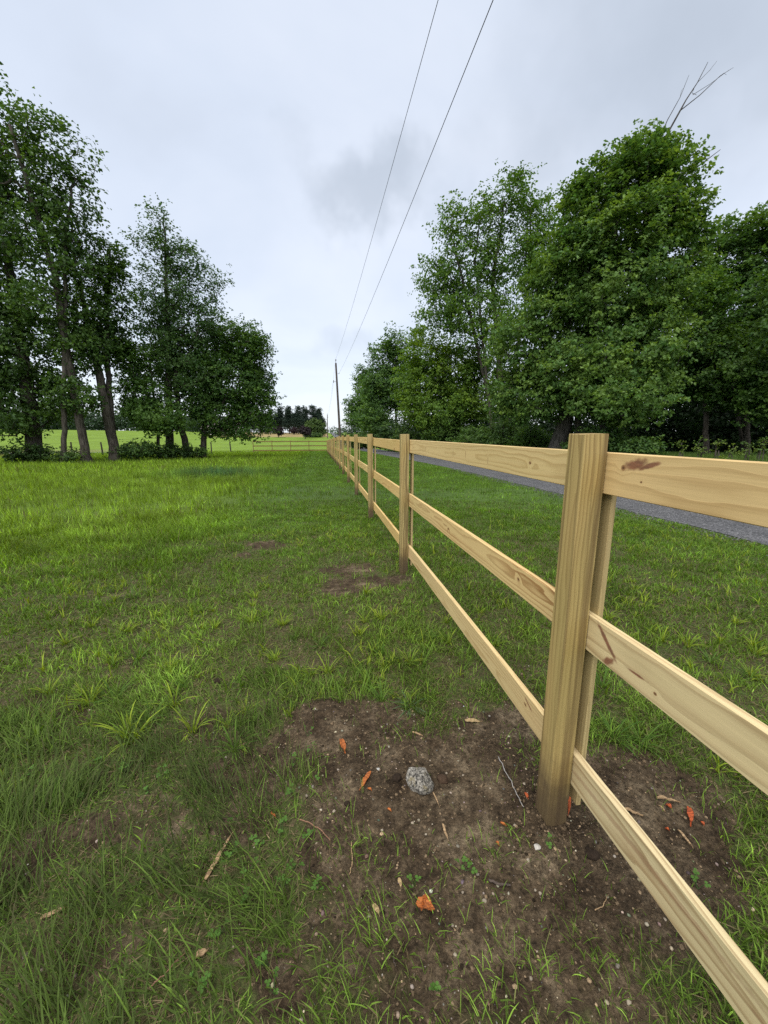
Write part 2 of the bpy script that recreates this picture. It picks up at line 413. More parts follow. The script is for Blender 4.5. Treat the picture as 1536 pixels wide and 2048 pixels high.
gcol = turf_col(gxx, gyy) * np.where(np.hypot(gxx, gyy) < 40, .62, .95)[:, None] + np.where(np.hypot(gxx, gyy) < 12, .012, 0)[:, None]
m, nb = new_mat('ground_soil_and_turf')
tcO = nb.n('ShaderNodeTexCoord').outputs['Object']
at_c = nb.n('ShaderNodeAttribute', attribute_name='col').outputs[0]
at_b = nb.n('ShaderNodeAttribute', attribute_name='bare').outputs['Fac']
nA = nb.noise(tcO, 2.6, 6, .62).outputs[0]; nB = nb.noise(tcO, 38, 5, .68).outputs[0]; nC = nb.noise(tcO, 9, 5, .6).outputs[0]; nD = nb.noise(tcO, 170, 3, .7).outputs[0]
soil = nb.ramp(nb.m('ADD', nb.m('MULTIPLY', nA, .55), nb.m('MULTIPLY', nC, .45)),
               [(.34, (.024, .0150, .0085)), (.44, (.050, .0340, .0195)), (.52, (.080, .0570, .0340)), (.61, (.160, .120, .074))])
soil = nb.mix(1.0, soil, nb.ramp(nB, [(.30, .38), (.50, 1.0), (.70, 1.65)]), 'MULTIPLY')
soil = nb.mix(1.0, soil, nb.ramp(nb.noise(tcO, 95, 4, .7).outputs[0], [(.32, .55), (.5, 1.0), (.68, 1.4)]), 'MULTIPLY')
spk = nb.mrange(nD, .62, .72, 0, .55); soil = nb.mix(spk, soil, (.30, .24, .17))
turf = nb.mix(1.0, at_c, nb.ramp(nb.m('ADD', nb.m('MULTIPLY', nC, .5), nb.m('MULTIPLY', nB, .5)), [(.3, .55), (.5, 1.0), (.7, 1.4)]), 'MULTIPLY')
near_k = nb.mrange(nb.n('ShaderNodeVectorMath', {0: tcO}, operation='LENGTH').outputs['Value'], 3.0, 11.0, 1.0, 0.0)
litter = nb.mix(nb.mrange(nb.noise(tcO, 60, 4, .75).outputs[0], .42, .62), (.050, .042, .020), (.135, .108, .052))
turf = nb.mix(nb.m('MULTIPLY', near_k, nb.mrange(nb.noise(tcO, 14, 4, .7).outputs[0], .36, .62, .25, .9)), turf, litter)
far_n = nb.noise(tcO, .12, 5, .6).outputs[0]
turf = nb.mix(1.0, turf, nb.ramp(far_n, [(.3, .82), (.7, 1.15)]), 'MULTIPLY')
gc = nb.mix(nb.mrange(nb.m('ADD', at_b, nb.m('MULTIPLY', nb.m('SUBTRACT', nC, .5), .5)), .28, .62), turf, soil)
bsdf(nb, gc, .92, nb.m('ADD', nb.m('MULTIPLY', nB, .7), nb.m('MULTIPLY', nD, .5)), 1.0, .022, .12)
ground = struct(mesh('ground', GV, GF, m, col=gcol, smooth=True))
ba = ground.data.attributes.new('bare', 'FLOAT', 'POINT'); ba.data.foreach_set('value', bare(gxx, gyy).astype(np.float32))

# road beyond the fence, on the same cross sections as the ground
rxs = np.array([RX0, 6.6, 7.2, 8.1, 9.0, 9.6, RX1]); cam_ = np.array([.0, .02, .035, .045, .035, .02, .0])
rys = ys[(ys < 420)]
rv = np.array([(x + (.10 * (vnoise(x, y, .9, 5) - .5) if x in (RX0, RX1) and y < 60 else 0), y, float(macro_z(x, y)) + .018 + c) for y in rys for x, c in zip(rxs, cam_)])
n = len(rxs); ii = (np.arange(len(rys) - 1)[:, None] * n + np.arange(n - 1)[None]).ravel()
m, nb = new_mat('road_gravel_chip')
tcO = nb.n('ShaderNodeTexCoord').outputs['Object']
v = nb.n('ShaderNodeTexVoronoi', {'Vector': tcO, 'Scale': 55.0}); n1 = nb.noise(tcO, 1.2, 5, .6).outputs[0]
c = nb.ramp(nb.n('ShaderNodeSeparateColor', {0: v.outputs['Color']}).outputs[0], [(0, (.034, .033, .034)), (.6, (.074, .072, .073)), (1, (.17, .165, .165))])
c = nb.mix(1.0, c, nb.ramp(n1, [(.3, .78), (.7, 1.2)]), 'MULTIPLY')
bsdf(nb, c, .62, v.outputs['Distance'], .7, .012, .4)
struct(mesh('road', rv, np.stack([ii, ii + 1, ii + 1 + n, ii + n], 1), m, smooth=True))

# pale gravel drive beyond the cross fence
M_GRAVEL, nb = new_mat('pale_gravel')
tcO = nb.n('ShaderNodeTexCoord').outputs['Object']
bsdf(nb, nb.ramp(nb.noise(tcO, 8, 5, .7).outputs[0], [(.3, (.16, .15, .14)), (.7, (.34, .33, .31))]), .9)
px_ = np.linspace(-75, -9, 60); pv = []
for x in px_:
    yc = 60.5 + .02 * (x + 30) + .8 * math.sin(x * .07)
    for q in (-1.5, 0, 1.5): pv.append((x, yc + q, gz(x, yc + q) + .05 - .01 * abs(q)))
ii = (np.arange(59)[:, None] * 3 + np.arange(2)[None]).ravel()
struct(mesh('gravel_path', pv, np.stack([ii, ii + 3, ii + 4, ii + 1], 1), M_GRAVEL))


# ------------------------------------------------------------------ fences
RAIL_ROT = Matrix(((0, 0, 1), (1, 0, 0), (0, 1, 0))).to_4x4()     # local x -> +Y, y -> up, z -> +X
POST_ROT = Matrix(((0, 1, 0), (0, 0, 1), (1, 0, 0))).to_4x4()     # local x -> up, y -> +X, z -> +Y
BAT_ROT = Matrix(((0, 0, -1), (0, 1, 0), (1, 0, 0))).to_4x4()     # local x -> up, y -> +Y, z -> -X
PW, RT, RH, BT = .089, .028, .140, .020
RAIL_TOPS = (1.519, .932, .338)

def part(o, parent, mat4):
    o.parent = parent; o.matrix_local = mat4; return o
def post_mesh():
    V, Fs = box(-.12, 1.578, 0, PW, 0, PW, .003, 12)
    top = V[:, 0] > 1.577; V[top, 0] += .003 * np.sin(V[top, 1] * 90) - .002 * np.sin(V[top, 2] * 50)
    return V, Fs

fence = thing('board_fence', 'new pine board fence with three rails running from the foreground alongside the road', 'fence', (POST0[0], POST0[1], 0))
NPOST = 19
pm = mesh('post', *post_mesh(), W_POST)
COL.objects.unlink(pm)
V, Fs = box(0.002, BAY - .002, 0, RH, 0, RT, .0025, 10)
V[:, 2] += .004 * np.sin(V[:, 0] / BAY * 3.1)
rm = mesh('rail', V, Fs, W_RAIL); COL.objects.unlink(rm)
bm_ = mesh('batten', *box(.10, 1.50, .0, PW, 0, BT, .002, 6), W_BATTEN); COL.objects.unlink(bm_)

hero = {}   # materials of the nearest boards: (bay, rail) -> material
hero[(0, 0)] = wood_mat('pine_top_rail_knotty', (.70, .54, .27), LATE, .019, [(.45, .070, .009, 1.5, 0), (.92, .05, .024, .09, 0), (1.28, .07, .03, .08, .3), (1.53, .06, .030, .07, -.4), (2.29, .07, .034, .06, 0), (2.79, .07, .034, .06, 0)], 3.2, (.062, -.03), contrast=.8)
hero[(0, 1)] = wood_mat('pine_middle_rail_cathedral', (.66, .48, .215), (.25, .115, .036), .017, [(.48, .078, .010, 1.4, .2), (1.58, .070, .010, 1.5, .1), (2.4, .09, .006, 1.5, 0)], 8.4, (.085, -.035), contrast=1.0)
hero[(0, 2)] = wood_mat('pine_bottom_rail', (.66, .52, .27), LATE, .015, [(.33, .08, .008, 1.8, .3)], 5.1, (.03, -.05), contrast=.85, redheart=[(.30, .10, .045, .008, .4)])
hero[(-1, 0)] = wood_mat('pine_top_rail_bark_knot', (.70, .52, .255), (.27, .155, .06), .020, [(-.118 + BAY, .095, .011, 1.0, 0), (-.195 + BAY, .058, .004, 1.2, 0)], 1.4, (.02, -.06), contrast=.8,
                         redheart=[(-.165 + BAY, .108, .050, .022, -.18), (-.215 + BAY, .108, .05, .010, -.3)])
hero[(-1, 1)] = wood_mat('pine_middle_rail_red_scar', (.66, .52, .28), (.27, .16, .07), .019, [(-.345 + BAY, .035, .006, 1.2, 0)], 6.2, (.085, -.075), contrast=.8,
                         redheart=[(-.135 + BAY, .088, .058, .014, .85), (-.155 + BAY, .024, .026, .017, -.5), (-.27 + BAY, .05, .05, .005, -.05)])
hero[(-1, 2)] = wood_mat('pine_bottom_rail_streaked', (.60, .485, .27), (.27, .165, .075), .017, [(-.8 + BAY, .10, .004, 3, 0)], 9.9, (.07, -.09), contrast=.85,
                         redheart=[(-.34 + BAY, .080, .48, .013, -.045), (-.9 + BAY, .06, .3, .006, .02)], rhk=.42)

for k in range(-1, NPOST):
    y = k * BAY; wx, wy = POST0[0], POST0[1] + y
    z0 = float(macro_z(wx, wy)); z1 = float(macro_z(wx, wy + BAY))
    jit = 0 if k <= 0 else 1
    o = pm.copy(); COL.objects.link(o)
    part(o, fence, Matrix.Translation((0, y, z0 + jit * random.uniform(-.012, .004))) @ Matrix.Rotation(jit * random.uniform(-.008, .008), 4, 'Y') @ POST_ROT)
    b = bm_.copy(); COL.objects.link(b)
    part(b, fence, Matrix.Translation((PW + RT + .003 + BT, y - .006 + jit * random.uniform(-.006, .006), z0)) @ BAT_ROT)
    if k < NPOST - 1:
        for ri, top in enumerate(RAIL_TOPS):
            if (k, ri) in hero:
                o = mesh('rail', V, Fs, hero[(k, ri)])
            else:
                o = rm.copy(); COL.objects.link(o)
            dz = jit * random.uniform(-.012, .010)
            slope = math.atan2(z1 - z0, BAY) + jit * random.uniform(-.003, .003)
            part(o, fence, Matrix.Translation((PW + .0015 + .0008 * (k % 2), y + PW / 2, z0 + top - RH + dz)) @ Matrix.Rotation(slope, 4, 'X') @ RAIL_ROT)
CORNER = np.array([POST0[0], POST0[1] + (NPOST - 1) * BAY])

# cross fence, seen far off at the end of the lawn
W_CROSS = wood_mat('pine_board_weathering', (.24, .17, .07), (.12, .07, .025), .015, seed=12.)
cross = thing('board_fence', 'distant pine board fence crossing the far end of the lawn', 'fence', (CORNER[0], CORNER[1], 0))
cb = 2.44
pm2 = mesh('post', *post_mesh(), W_CROSS); COL.objects.unlink(pm2)
rm2 = mesh('rail', *box(0.0, cb - .004, 0, RH, 0, RT, 0, 1), W_CROSS); COL.objects.unlink(rm2)
for k in range(1, 5):
    wx = CORNER[0] - k * cb; z0 = float(macro_z(wx, CORNER[1]))
    o = pm2.copy(); COL.objects.link(o); part(o, cross, Matrix.Translation((-k * cb, 0, z0 + random.uniform(-.02, 0))) @ POST_ROT)
for k in range(4):
    for top in RAIL_TOPS:
        o = rm2.copy(); COL.objects.link(o)
        part(o, cross, Matrix.Translation((-(k + 1) * cb + .045, PW + .002 + RT, float(macro_z(CORNER[0], CORNER[1])) + top - RH)) @ Matrix(((1, 0, 0), (0, 0, -1), (0, 1, 0))).to_4x4())

# old posts in the field behind the trees
op_lab = [(78, 52, 'weathered wooden post in the field, leftmost between the dark trunk and the leaning trunk'),
          (138, 52, 'weathered wooden post in the field just left of the slim leaning trunk'),
          (200, 52, 'weathered wooden post in the field just left of the double trunk'),
          (420, 57, 'short dark wooden post right of the row of trunks'),
          (459, 57, 'short dark wooden post under the drooping leaves left of the far fence')]
opv = tube([(0, 0, -.2), (.01, 0, .6), (0, .01, 1.15), (0, .01, 1.42)], [.085, .08, .075, .068], 10)
opm = mesh('fence_post', *opv, M_BARK); COL.objects.unlink(opm)
for px, R, lab in op_lab:
    o = opm.copy(); COL.objects.link(o); p = foot(px, R); o.location = p; o.rotation_euler = (random.uniform(-.04, .04), random.uniform(-.04, .04), random.uniform(0, 6)); tag(o, lab, 'post', 'old wooden posts in the field')


# ------------------------------------------------------------------ poles and wires
def flat_mat(name, c, rough=.6, metal=0.0):
    m, nb = new_mat(name); b = bsdf(nb, nb.mix(nb.noise(nb.n('ShaderNodeTexCoord').outputs['Object'], 12, 3).outputs[0], tuple(v * .8 for v in c), tuple(v * 1.2 for v in c)), rough)
    b.inputs['Metallic'].default_value = metal; return m
M_WIRE = flat_mat('dark_wire', (.03, .03, .033), .5); M_METAL = flat_mat('galvanised_steel', (.35, .36, .37), .45, .6); M_CERAM = flat_mat('grey_insulator', (.22, .21, .21), .3)

def pole(name, label, base, height, top_dx, r0, r1, extras=True):
    t = thing(name, label, 'pole', base, 0, 'utility poles along the road')
    hh = np.linspace(-.3, height, 8); P = np.column_stack([top_dx * hh / height, .0 * hh, hh])
    mesh('shaft', *tube(P, np.linspace(r0, r1, 8), 12), M_POLE, t)
    tp = P[-1]
    mesh('insulator', *merge([tube([tp + (0, 0, .0), tp + (0, 0, .28)], .025, 8), tube([tp + (0, 0, .28), tp + (0, 0, .34), tp + (0, 0, .42), tp + (0, 0, .5)], [.05, .085, .075, .03], 10)]), M_CERAM, t)
    if extras:
        s = P[-1] * .885
        mesh('bracket', *tube([s + (.1, 0, 0), s + (.34, 0, .02), s + (.36, 0, .12)], [.03, .03, .045], 8), M_METAL, t)
        s = P[-1] * .80
        mesh('clamp', *merge([tube([s + (-.12, 0, 0), s + (-.42, 0, .0)], .03, 8), tube([s + (-.42, 0, -.16), s + (-.42, 0, .16)], .06, 8)]), M_METAL, t)
    return base + P[-1]
pb = foot(681, 53); ptop = pole('utility_pole', 'tall weathered wooden utility pole leaning slightly left behind the near fence', pb, 11.3, -.40, .17, .11)
fb = foot(655, 165); ftop = pole('utility_pole', 'far pale utility pole beside the round green bush at the road', fb, 9.6, .15, .19, .14)
gb = foot(650.5, 215); pole('utility_pole', 'farthest utility pole rising just above the round green bush', gb, 8.2, .0, .17, .12, False)
rb = foot(703, 118); pole('utility_pole', 'pale pole standing in front of the far roadside trees', rb, 7.2, 0, .13, .10, False)
def wire(A, B, sag, r, label, n=40):
    t = np.linspace(0, 1, n)[:, None]; P = A + (B - A) * t; P[:, 2] -= sag * 4 * (t * (1 - t))[:, 0]; r *= .62
    return tag(mesh('wire', *tube(P, r, 5), M_WIRE), label, 'wire', 'overhead wires')
zt = ptop[2]
def beyond(A, px, yy, Xw, zback, sag, r, lab):
    return wire(A, np.array([Xw, -25., zback]), sag, r, lab)
beyond(ptop + np.array([0, 0, .5]), 877, 0, 2.75, 11.0, 1.1, .011, 'thin overhead wire from the top of the tall pole, left of the two')
beyond(pb + (ptop - pb) * .885 + np.array([.36, 0, .12]), 975, 0, 3.0, 9.1, 1.0, .012, 'overhead wire from below the top of the tall pole, right of the two')
wire(ptop + np.array([0, 0, .5]), ftop + np.array([0, 0, .5]), 1.6, .012, 'thin wire running on from the tall pole top to the far pole')
wire(pb + (ptop - pb) * .80 + np.array([-.42, 0, 0]), fb + (ftop - fb) * .80 + np.array([-.42, 0, 0]), 1.5, .012, 'thin lower wire from the clamp on the tall pole to the far pole')


# ------------------------------------------------------------------ trees
def leaves(C, N, size, up=.8, aspect=.72, fold=.25):
    """C centres, N outward hints -> folded leaf quads"""
    n = len(C)
    nor = N * .6 + rng.normal(0, .55, (n, 3)) + np.array([0, 0, up]); nor /= np.linalg.norm(nor, axis=1)[:, None]
    a = rng.normal(0, 1, (n, 3)); a[:, 2] -= .5; a -= nor * (a * nor).sum(1)[:, None]; a /= np.linalg.norm(a, axis=1)[:, None]
    b = np.cross(nor, a); s = (size * rng.uniform(.7, 1.3, n))[:, None]
    V = np.stack([C - a * s * .5, C + b * s * aspect * .5 + nor * s * fold * .5 + a * s * .05, C + a * s * .55 - nor * s * .1, C - b * s * aspect * .5 + nor * s * fold * .5 + a * s * .05], 1).reshape(-1, 3)
    k = np.arange(n)[:, None] * 4
    return V, np.concatenate([k + np.array([[0, 1, 2]]), k + np.array([[0, 2, 3]])])

def leaf_cols(n, base, tip, var=.25, clump=None):
    base = np.array(base) * 1.28; tip = np.array(tip) * 1.12
    c = np.array(base)[None] * np.exp(rng.normal(0, var, n))[:, None]
    k = (rng.random(n) ** 2)[:, None] * .5 if clump is None else clump[:, None]
    c = c + (np.array(tip)[None] - c) * k
    return np.repeat(c, 4, 0)

GREEN = (.040, .085, .018); YOUNG = (.105, .185, .030)

def grow(stems, lumps, ntips, step=.8, shell=.35):
    """stems: list of (points, radii); lumps: (centre, radii, weight). returns nodes, parents, tip ids"""
    nodes, par, fixed = [], [], []
    for P, r in stems:
        P = np.asarray(P, float); L = np.r_[0, np.cumsum(np.linalg.norm(np.diff(P, axis=0), axis=1))]
        t = np.linspace(0, L[-1], max(3, int(L[-1] / .5)))
        Q = np.column_stack([np.interp(t, L, P[:, i]) for i in range(3)]); Q[1:-1] += rng.normal(0, .03, (len(Q) - 2, 3))
        rr = np.interp(t, L, r)
        for i, q in enumerate(Q):
            nodes.append(q); par.append(len(nodes) - 2 if i else -1); fixed.append(rr[i])
    w = np.array([l[2] * l[1][0] * l[1][1] * l[1][2] for l in lumps]) ** .8; w /= w.sum()
    pick = rng.choice(len(lumps), ntips, p=w)
    u = rng.normal(0, 1, (ntips, 3)); u /= np.linalg.norm(u, axis=1)[:, None]
    u *= (rng.uniform(shell ** 3, 1, ntips) ** (1 / 3))[:, None]
    C = np.array([lumps[i][0] for i in pick]); R = np.array([lumps[i][1] for i in pick])
    T = C + u * R
    T = T[T[:, 2] > .4 + ground_z(T[:, 0], T[:, 1])]
    st = np.array(nodes)
    order = np.argsort([np.min(np.linalg.norm(st - t, axis=1)) for t in T])
    buf = np.zeros((len(nodes) + len(T) * 14, 3)); m = len(nodes); buf[:m] = nodes
    parent = list(par); ff = list(fixed); tips = []
    for ti in order:
        t = T[ti]; d = buf[:m] - t; hd = np.hypot(d[:, 0], d[:, 1])
        cost = np.sqrt(hd ** 2 + d[:, 2] ** 2) + 1.0 * np.maximum(0, d[:, 2] + .45 * hd)
        j = int(np.argmin(cost)); A = buf[j].copy(); L = np.linalg.norm(t - A); k = min(12, max(2, int(L / step)))
        for i in range(1, k + 1):
            f = i / k; p = A + (t - A) * f; p[2] += -.10 * L * math.sin(f * math.pi) * (1 if hd[j] > .5 else 0)
            if i < k: p = p + rng.normal(0, .05 * L / k + .02, 3)
            buf[m] = p; parent.append(j if i == 1 else m - 1); ff.append(0); m += 1
        tips.append(m - 1)
    return buf[:m], np.array(parent), np.array(ff), np.array(tips)

GL = 'tall trees at the left of the lawn'; GRt = 'trees along the far side of the road'
def tree(name, label, stems, lumps, ntips, nleaf, lsize, base=GREEN, young=YOUNG, bark=M_BARK, spread=.42, minr=.013, group=None, cat='tree', droop=0., density_shell=.35, up=.8, aspect=.72, young_amt=.35):
    global rng
    keep_rng, rng = rng, np.random.default_rng(zlib.crc32(label.encode()))      # every tree keeps its own shape
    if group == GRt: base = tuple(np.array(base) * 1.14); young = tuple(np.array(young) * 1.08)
    origin = np.array(stems[0][0][0], float)
    B, par, ff, tips = grow(stems, lumps, ntips, shell=density_shell)
    cnt = np.zeros(len(B)); cnt[tips] = 1
    for i in range(len(B) - 1, -1, -1):
        if par[i] >= 0: cnt[par[i]] += cnt[i]
    r = np.where(ff > 0, ff, np.minimum(.0105 * np.maximum(cnt, .6) ** .5, .17))
    t = thing(name, label, cat, origin, 0, group)
    pieces = []; k = 0
    for P, rr in stems:
        nn = max(3, int(np.r_[0, np.cumsum(np.linalg.norm(np.diff(np.asarray(P, float), axis=0), axis=1))][-1] / .5))
        Q = B[k:k + nn]; R = ff[k:k + nn].copy()
        if R[0] > .08: R[0] *= 1.45; R[1] *= 1.12
        pieces.append(tube(np.concatenate([Q[:1] - (0, 0, .25), Q]), np.r_[R[:1], R], 10)); k += nn
    e = np.where((ff == 0) & (r > minr))[0]
    if len(e):
        a, b = B[par[e]], B[e]; ra = np.minimum(r[par[e]], r[e] * 1.35); rb_ = r[e]
        d = b - a; d /= np.linalg.norm(d, axis=1)[:, None] + 1e-9
        u = np.cross(d, np.array([.3, .5, .8])); u /= np.linalg.norm(u, axis=1)[:, None] + 1e-9; v = np.cross(d, u)
        th = np.arange(4) * np.pi / 2
        ring = np.cos(th)[None, :, None] * u[:, None] + np.sin(th)[None, :, None] * v[:, None]
        VV = np.concatenate([a[:, None] + ring * ra[:, None, None], b[:, None] + ring * rb_[:, None, None]], 1).reshape(-1, 3)
        kk = np.arange(len(e))[:, None, None] * 8; j = np.arange(4)
        pieces.append((VV, (kk + np.stack([j, (j + 1) % 4, 4 + (j + 1) % 4, 4 + j], 1)[None]).reshape(-1, 4)))
    Vt, Ft = merge(pieces)
    mesh('trunk', Vt - origin, Ft, bark, t, smooth=True)
    # foliage: clumps of leaves round every tip and along the last twig
    cen = np.array([l[0] for l in lumps]).mean(0)
    sub = 5; lsize *= 1.22
    hosts = np.concatenate([tips, par[tips]]); hp = B[hosts]
    S = np.repeat(hp, sub, 0) + rng.normal(0, 1, (len(hp) * sub, 3)) * np.array([spread, spread, spread * .62]); S[:, 2] -= droop * rng.random(len(S))
    per = max(1, int(nleaf / sub / 2)); n = len(S) * per
    Cc = np.repeat(S, per, 0) + rng.normal(0, 1, (n, 3)) * np.array([.14, .14, .09]) * (spread / .42)
    out = Cc - cen; out /= np.linalg.norm(out, axis=1)[:, None] + 1e-6
    Vl, Fl = leaves(Cc, out, lsize, up, aspect)
    tk = rng.random(len(tips)) ** 1.8; yk = np.repeat(np.clip(np.repeat(np.r_[tk, tk], sub) * .85 + rng.random(len(S)) ** 3 * .4, 0, 1), per) * young_amt * 2.3
    cl = leaf_cols(n, base, young, .22, np.clip(yk + rng.normal(0, .06, n), 0, 1))
    mesh('crown', Vl - origin, Fl, M_LEAF, t, col=cl)
    rng = keep_rng
    return t

def lump(px, py, rx, ry, R, depth=None, w=1.0):
    """ellipsoid of foliage covering photo pixels px +- rx, py +- ry, R metres off"""
    c = at(px, py, R); s = np.linalg.norm(c - np.array([0, 0, H])); k = s / math.sqrt(F * F + (px - 768) ** 2 + (py - 1024) ** 2) * 1.0
    a, b = rx * k * .93, ry * k * .93
    return (c, (a, depth or a * .9, b), w)
def stem(pts, R, r0, r1):
    P = [foot(pts[0][0], R)] + [at(x, y, R) for x, y in pts[1:]]
    return (P, np.linspace(r0, r1, len(P)))

GL = 'tall trees at the left of the lawn'; GRt = 'trees along the far side of the road'
# left group
tree('broadleaf_tree', 'dark thick-trunked tree with low drooping branches at the left edge', [stem([(62, 900), (52, 760), (30, 600), (10, 480)], 36, .50, .18)],
     [lump(20, 700, 90, 110, 36), lump(70, 790, 95, 60, 36), lump(-60, 640, 110, 170, 37), lump(-20, 840, 90, 35, 35), lump(15, 560, 80, 90, 37), lump(-80, 450, 90, 120, 38)], 560, 66, .17, (.030, .062, .016), group=GL)
tree('broadleaf_tree', 'tallest open-crowned tree on the left with a slim trunk leaning left', [stem([(166, 915), (140, 740), (112, 560), (60, 380), (20, 250)], 33, .27, .08), stem([(118, 600), (130, 470), (150, 360)], 33, .16, .05)],
     [lump(20, 240, 55, 70, 34), lump(95, 290, 55, 65, 33), lump(40, 350, 80, 70, 34), lump(140, 400, 60, 75, 33), lump(60, 470, 90, 70, 34), lump(130, 520, 70, 60, 33), lump(165, 330, 35, 45, 33), lump(-30, 330, 60, 120, 35), lump(90, 600, 70, 50, 33)], 520, 31, .17, (.034, .070, .018), group=GL, spread=.34)
tree('broadleaf_tree', 'tree on the left whose dark trunk divides into two steep stems', [stem([(226, 908), (205, 780), (175, 640), (160, 560)], 34, .34, .10), stem([(222, 860), (214, 720), (213, 600), (220, 500)], 34.3, .22, .05)],
     [lump(215, 520, 38, 50, 34), lump(170, 600, 55, 70, 34), lump(235, 590, 30, 55, 34), lump(150, 690, 65, 60, 34), lump(215, 680, 45, 50, 35), lump(150, 790, 55, 40, 33)], 330, 58, .16, (.034, .070, .018), group=GL, spread=.36)
tree('broadleaf_tree', 'pointed airy tree in the middle of the left group, straight dark trunk', [stem([(336, 908), (338, 780), (334, 620), (328, 430)], 36, .32, .04)],
     [lump(325, 470, 36, 60, 36), lump(290, 480, 35, 28, 36), lump(360, 520, 45, 45, 36), lump(420, 560, 38, 42, 36), lump(325, 590, 75, 60, 36), lump(390, 640, 70, 60, 36), lump(310, 690, 60, 70, 36), lump(370, 740, 80, 60, 36), lump(280, 780, 45, 60, 35)], 640, 44, .14, (.036, .078, .022), (.10, .17, .045), group=GL, spread=.34)
tree('broadleaf_tree', 'slender thin-trunked young tree between the double trunk and the pointed tree', [stem([(316, 903), (312, 820), (300, 720)], 35, .13, .05)],
     [lump(285, 800, 50, 55, 34.5), lump(320, 835, 60, 40, 34), lump(270, 730, 40, 50, 35)], 190, 66, .15, (.045, .095, .020), group=GL, spread=.36)
tree('broadleaf_tree', 'tree on the left with a trunk curving to the right out of the shrubs', [stem([(374, 905), (358, 840), (350, 740), (370, 650)], 36, .28, .07)],
     [lump(390, 780, 70, 60, 36.5), lump(350, 700, 60, 50, 37), lump(440, 700, 55, 60, 37.5)], 260, 66, .15, (.034, .075, .018), group=GL, spread=.38)
tree('broadleaf_tree', 'rounded bushy tree at the right end of the left group, leaves hanging low', [stem([(401, 903), (410, 830), (440, 740), (465, 670)], 36, .25, .06)],
     [lump(475, 680, 55, 50, 36), lump(505, 700, 38, 45, 35), lump(460, 760, 80, 65, 36), lump(515, 780, 42, 55, 35.5), lump(440, 830, 60, 45, 36), lump(500, 845, 45, 40, 35.5), lump(530, 750, 22, 35, 36)], 560, 66, .15, (.038, .085, .020), group=GL, spread=.36, droop=.25)

# right side of the road
tree('maple_tree', 'big dense maple with flaring grey trunk behind the nearest fence post', [stem([(1114, 893), (1140, 800), (1190, 640), (1225, 480), (1255, 340)], 28, .55, .07), stem([(1170, 700), (1130, 600), (1110, 520)], 28, .22, .06), stem([(1195, 640), (1290, 520), (1330, 400)], 28.5, .22, .05)],
     [lump(1270, 345, 75, 70, 28), lump(1195, 390, 60, 75, 28), lump(1345, 370, 60, 75, 28.5), lump(1260, 460, 120, 80, 28), lump(1160, 520, 85, 85, 27.5), lump(1365, 500, 60, 90, 29), lump(1260, 600, 130, 90, 28), lump(1120, 640, 75, 70, 27.5),
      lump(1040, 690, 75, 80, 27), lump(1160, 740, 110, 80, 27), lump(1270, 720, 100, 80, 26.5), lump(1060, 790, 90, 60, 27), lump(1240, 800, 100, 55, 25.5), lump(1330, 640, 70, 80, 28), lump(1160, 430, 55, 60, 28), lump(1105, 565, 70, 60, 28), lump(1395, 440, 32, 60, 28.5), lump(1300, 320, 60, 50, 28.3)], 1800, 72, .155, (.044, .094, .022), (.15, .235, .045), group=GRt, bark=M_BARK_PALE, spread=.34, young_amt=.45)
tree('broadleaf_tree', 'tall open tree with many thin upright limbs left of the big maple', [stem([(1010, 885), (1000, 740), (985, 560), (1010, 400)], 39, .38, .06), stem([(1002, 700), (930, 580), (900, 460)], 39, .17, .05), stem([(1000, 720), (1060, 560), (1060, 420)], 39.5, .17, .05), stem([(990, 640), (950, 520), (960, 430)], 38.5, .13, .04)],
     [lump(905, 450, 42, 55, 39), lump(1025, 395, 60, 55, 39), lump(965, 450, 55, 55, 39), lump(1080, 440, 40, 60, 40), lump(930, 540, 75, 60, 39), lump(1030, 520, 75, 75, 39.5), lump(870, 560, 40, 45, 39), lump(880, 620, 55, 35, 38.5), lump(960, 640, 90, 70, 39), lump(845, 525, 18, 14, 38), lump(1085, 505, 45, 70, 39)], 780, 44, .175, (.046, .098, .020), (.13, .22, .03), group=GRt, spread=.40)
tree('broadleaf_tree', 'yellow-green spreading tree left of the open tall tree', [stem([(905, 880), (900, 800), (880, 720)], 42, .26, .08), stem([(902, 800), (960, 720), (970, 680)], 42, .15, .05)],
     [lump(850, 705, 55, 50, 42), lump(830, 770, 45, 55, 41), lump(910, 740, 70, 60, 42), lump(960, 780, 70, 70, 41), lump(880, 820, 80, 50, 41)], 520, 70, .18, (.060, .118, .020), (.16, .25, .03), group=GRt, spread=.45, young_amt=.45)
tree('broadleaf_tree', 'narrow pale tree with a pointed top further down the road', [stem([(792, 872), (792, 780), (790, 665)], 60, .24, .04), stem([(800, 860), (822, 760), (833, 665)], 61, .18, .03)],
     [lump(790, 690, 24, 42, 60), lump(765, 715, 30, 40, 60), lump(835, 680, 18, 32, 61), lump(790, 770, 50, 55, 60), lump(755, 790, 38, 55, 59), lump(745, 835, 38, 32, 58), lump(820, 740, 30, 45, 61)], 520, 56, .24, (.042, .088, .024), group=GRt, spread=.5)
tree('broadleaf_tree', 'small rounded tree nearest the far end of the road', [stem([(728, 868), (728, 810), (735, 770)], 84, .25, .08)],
     [lump(735, 780, 28, 38, 84), lump(718, 815, 25, 32, 83), lump(708, 835, 16, 22, 82), lump(745, 830, 30, 30, 84), lump(725, 750, 15, 22, 84)], 300, 56, .30, (.040, .082, .024), group=GRt, spread=.6)
